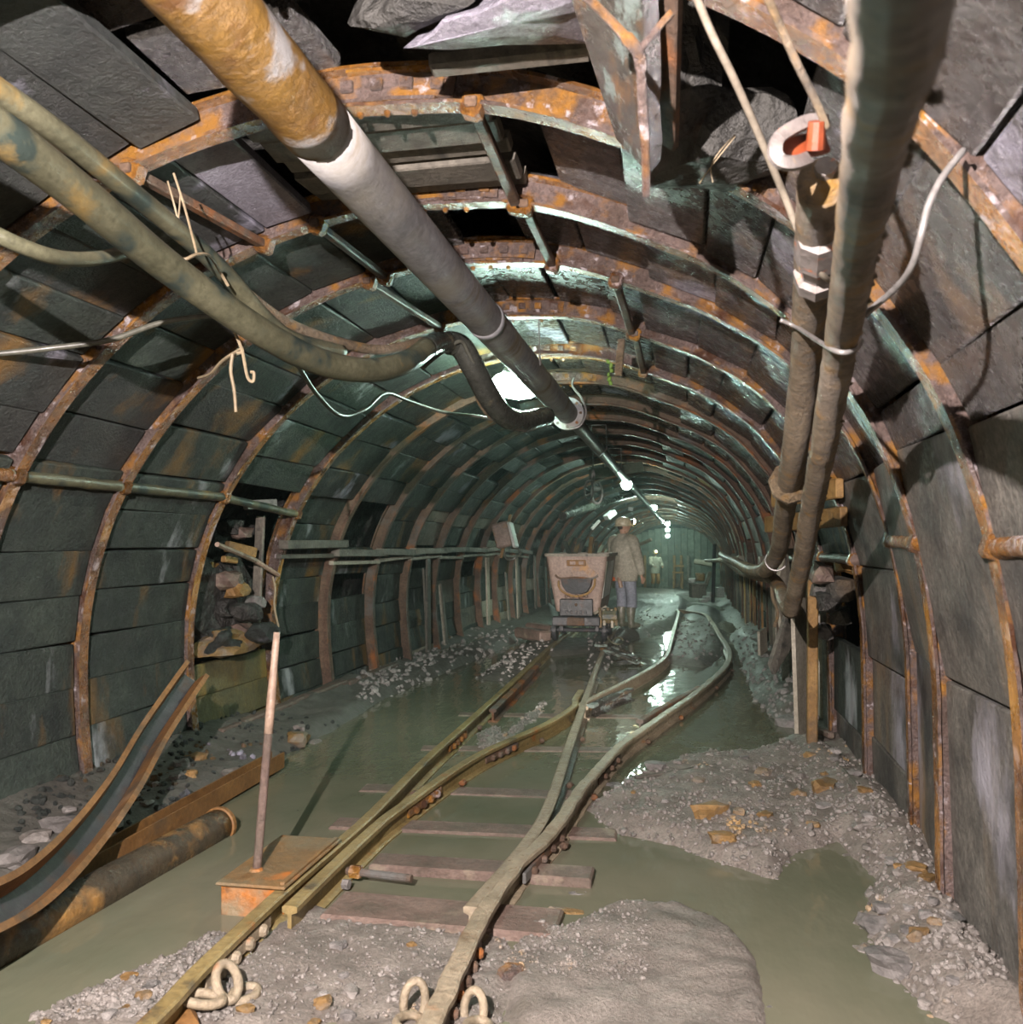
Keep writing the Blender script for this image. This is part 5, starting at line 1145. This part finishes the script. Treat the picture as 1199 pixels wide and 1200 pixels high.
MB().box(S(-.10, -.16, .80), (.13, .05, .07), F1.R, .015).build('belt_pouch', M_orange, t)
MB().tube(path3([S(.02, -.15, .83), S(.05, -.165, .76), S(.07, -.15, .66)]), .035, 8).build('rag', M_handle, t, True)
y2 = 40.0; sx2, sz2 = shift(y2)
F2 = Fig((at(768, 686, 40.6).x, at(768, 686, 40.6).y, sz2 + .05), math.radians(150), 1.0)
arms = {1: [(.215, 0, 1.42), (.30, .12, 1.18), (.22, .36, 1.08)], -1: [(-.215, 0, 1.42), (-.30, .10, 1.15), (-.2, .34, 1.06)]}
legs = {1: [(.10, 0, .92), (.13, .10, .50), (.14, 0, .10)], -1: [(-.10, 0, .92), (-.11, .12, .50), (-.12, .0, .10)]}
person(F2, 'distant worker with lit helmet and pale jacket before the end wall', None, arms, legs, M_jacket, vox=.012, lean=(.05, .12), headturn=.3, trous=M_brown)

# ------------------------------------------------------------------ the far end
sx, sz = shift(43); m = MB()
v = [prof(S_END * k / 40, Y_BACK + .12, .3) for k in range(41)]
wb = struct(MB().add(v + [p + Vector((0, .15, 0)) for p in v], [tuple(range(40, -1, -1)), tuple(range(41, 82))] + [(k, k + 1, 42 + k, 41 + k) for k in range(40)]).build('wall_back', M_rock))
for k in range(15):
    x = -3.3 + .30 * k + sx; h = 2.9 - .25 * ((x - sx + 1.14) / 2) ** 2 * 2
    o = MB().box((x + .145, Y_BACK, sz + h / 2), (.285, .05, h), None, .01).build('wall_board', M_back, wb)
for px in (757, 791, 799, 807):
    p = at(px, 660, 42.9); tag(MB().beam((p.x, 42.75, sz), (p.x, 42.75, sz + 1.62), .12, .10, up=(0, 1, 0), ch=.01).build('end_post', M_woody if px < 800 else M_wood), f'upright post at the end wall, {dict(((757, "left of the distant worker"), (791, "right of the distant worker"), (799, "middle of the end wall"), (807, "right side of the end wall")))[px]}', 'post', 'posts at the end wall')
a, b = at(757, 648, 42.6), at(815, 647, 42.6)
tag(MB().beam(a, b, .10, .14, ch=.01).build('end_rail', M_woody), 'level timber rail across the end wall at chest height', 'beam')
t = thing('bench', at(795, 672, 41.5), 'narrow ochre bench standing before the end wall', 'bench')
c = at(795, 671, 41.5)
MB().box(c, (.5, .3, .07), None, .01).build('seat', M_woody, t); MB().box(c + Vector((.05, .15, .3)), (.45, .05, .1), None, .01).build('backrest', M_woody, t)
for s_ in (-.2, .2): MB().beam(c + Vector((s_, 0, -.03)), Vector((c.x + s_, c.y, sz + .02)), .06, .06, up=(0, 1, 0)).build('leg', M_woody, t)
for k, (px0, py0, px1, py1, d_, lab) in enumerate(((815, 658, 838, 662, 32, 'pale pipe end reaching over the crate far right'), (833, 671, 824, 695, 28.5, 'pale plank leaning beside the far crate'), (838, 638, 836, 706, 24, 'thin dark post standing far right before the white blocks'), (746, 640, 764, 632, 27, 'pale slanting bar behind the miner, right of his head'))):
    tag(MB().tube([at(px0, py0, d_), at(px1, py1, d_ - .4)], (.10, .07, .05, .05)[k], 8).build('far_pole', (M_woodp, M_woodp, M_dark, M_woodp)[k]), lab, 'pole')
c = at(818, 692, 27.0); g = ground(c.x, c.y)
t = thing('crate', c, 'small grey crate with stones on top at far right', 'crate')
MB().box(c, (.42, .4, .42), Matrix.Rotation(.2, 3, 'Z'), .02).build('case', M_wood, t); MB().box(c + Vector((0, -.01, .19)), (.46, .44, .06), Matrix.Rotation(.2, 3, 'Z'), .01).build('lid', M_wood, t)
tag(MB().rock(c + Vector((.08, 0, .40)), (.17, .17, .17), 5, .1, 0, 3).build('pale_boulder', M_stoney, None, True), 'round ochre lump on top of the far crate', 'stone')
tag(MB().rock(c + Vector((-.15, 0, .30)), (.14, .12, .09), 6, .15, 0, 3).build('pale_boulder', M_enamel, None, True), 'white lump beside the round lump on the far crate', 'stone')
for k, (px, py, sx_, sz_) in enumerate(((842, 694, .30, .30), (834, 697, .18, .14), (829, 701, .18, .12), (825, 704, .20, .10))):
    c = at(px, py, 26 - .3 * k); tag(MB().box(c, (sx_, .25, sz_), Matrix.Rotation(.3, 3, 'Z'), .02).build('white_block', M_enamel), ('largest white block by the far right wall', 'white block just left of the largest one', 'low white block, third from the right wall', 'lowest white block, farthest left of the row')[k], 'block', 'white blocks far right')
for k in range(5):
    y = 9.2 + 2.3 * k; p = prof(s_right(1.25), y, -.10)
    tag(MB().box(p, (.12, .28, .16), Matrix.Rotation(.4 * (k % 3), 3, 'X'), .02).build('wedge_block', M_woodp if k % 2 else M_wood), f'timber wedge stuck over the hoses on right wall, {ORD[k]} from camera', 'wedge', 'wedges on the right wall')

# ------------------------------------------------------------------ stones one could pick up
def stone(px, py, s, mat, label, seed, group=None, flat=.7, lift=.25, el=1.3):
    p = fl(px, py, .04); g = max(ground(p.x, p.y), -.03)
    o = MB().rock((0, 0, 0), (s * el, s, s * flat), seed, .3, seed * 1.3, 2).build('stone', mat)
    o.location = (p.x, p.y, g + s * flat * lift)
    return tag(o, label, 'stone', group)
for k, (px, py, s, mat, lab, el) in enumerate((
    (965, 932, .075, M_stoney, 'large flat ochre stone near the right wall', 1.9), (895, 912, .05, M_stoney, 'ochre stone on bank left of the large flat ochre stone', 1.2),
    (833, 962, .075, M_stoney, 'broad rounded ochre stone in the gravel bank', 1.7), (866, 963, .035, M_stoney, 'small ochre stone right of the broad rounded one', 1.0),
    (847, 990, .05, M_stoney, 'ochre stone below the broad rounded one at the water', 1.5), (924, 844, .13, M_stone, 'big grey boulder at the foot of right wall', 1.1),
    (1046, 1125, .085, M_stone, 'grey rock at the stream edge near right wall', 1.1), (905, 1162, .045, M_stone, 'lone grey stone at right edge of the mud mound', 1.1),
    (1025, 1080, .055, M_stone, 'pale rock in the bank right of the stream', 1.4), (272, 1099, .028, M_gravel, 'small pale pebble in the water below the orange box', 1.3),
    (232, 1135, .05, M_rock, 'black stone in pale gravel left of leftmost rail', 1.2), (668, 1056, .05, M_stoney, 'tapered buff stone in the puddle right of the rightmost rail', 2.4),
    (40, 1110 + 58, .04, M_stone, 'pale stone in shallow water at lower left', 1.2), (412, 1153, .03, M_gravel, 'pale lilac pebble in mud between near rails', 1.4),
    (378, 1168, .03, M_stoney, 'yellowish pebble in mud between near rails', 1.2), (350, 868, .10, M_stoney, 'orange stone at the foot of left wall under the hole', 1.6),
    (680, 1035, .045, M_stone, 'stone just off the end of the block ended sleeper', 1.4), (706, 1028, .035, M_stoney, 'small ochre stone right of the sleeper end', 1.2),
    (598, 1140, .05, M_crust_lit, 'rounded lilac lump beside rightmost rail at bottom', 1.0), (720, 912, .06, M_stone, 'dark stone at left tip of the gravel bank', 1.2),
    (210, 1195, .06, M_trough, 'brown stone at bottom edge left of leftmost rail', 2.2), (75, 985, .09, M_stone, 'grey stone under the sill timber at left', 1.4), (20, 1015, .08, M_stone, 'stone at left edge behind the trough', 1.3),
    (770, 905, .06, M_stone, 'flat stone on the bank beside rightmost rail', 1.3), (980, 1140, .03, M_stoney, 'small brown stone in the stream', 1.2))):
    stone(px, py, s, mat, lab, k + 1, el=el)
def word(m): return {'stone': 'grey', 'gravel': 'pale', 'ochre_stone': 'ochre'}.get(m.name, 'grey')
for zone, n, s0, s1, grp, lab, edge in (((700, 1030, 885, 1015), 40, .018, .042, 'stones of the gravel bank', 'stone in the gravel bank', 'far edge'),
                                  ((1000, 1150, 960, 1190), 20, .018, .045, 'stones along the right wall', 'stone along the right wall', 'far end'),
                                  ((30, 420, 850, 1000), 24, .03, .075, 'stones along the left wall', 'stone along the left wall', 'far end'),
                                  ((230, 560, 1090, 1195), 14, .014, .034, 'pebbles between near rails', 'pebble between the near rails', 'sleepers'),
                                  ((50, 260, 1100, 1195), 16, .012, .03, 'pebbles at lower left', 'pebble in the lower left gravel', 'box')):
    tries = 0; spots = []
    while len(spots) < n and tries < 6000:
        tries += 1
        px, py = random.uniform(zone[0], zone[1]), random.uniform(zone[2], zone[3]); p = fl(px, py)
        if ground(p.x, p.y) < -.03 or p.x > 1.05 or p.x < -3.3: continue
        if any(math.hypot(px - a, (py - b) * 1.6) < 16 for a, b in spots): continue
        spots.append((px, py))
    spots.sort(key=lambda q: q[1])
    for row in range(0, len(spots), 6):
        for col, (px, py) in enumerate(sorted(spots[row:row + 6])):
            m_ = random.choice((M_stone, M_stone, M_gravel, M_stoney)); k = row + col
            stone(px, py, random.uniform(s0, s1), m_, f'{word(m_)} {lab}, {ORD[row // 6]} row from the {edge}, {ORD[col]} from left', 100 + k + int(zone[0]), grp, flat=random.uniform(.5, .8), el=random.uniform(1, 1.5))
t = tag(MB().tube(path3([fl(745, 912, .06), fl(790, 905, .07), fl(830, 898, .07), fl(885, 893, .05)]), .012, 7).build('branch', M_wood), 'thin dark stick lying on the gravel bank', 'stick')
t = tag(MB().beam(fl(943, 848, .08), fl(975, 862, .08), .05, .05, ch=.01).build('timber_piece', M_sleeper), 'short brown timber at the foot of right wall by boulder', 'timber')
t = tag(MB().beam(fl(970, 880, .1), fl(1008, 925, .12), .05, .05, ch=.01).build('timber_piece', M_wood), 'dark slanting board at right wall foot beyond large ochre stone', 'timber')
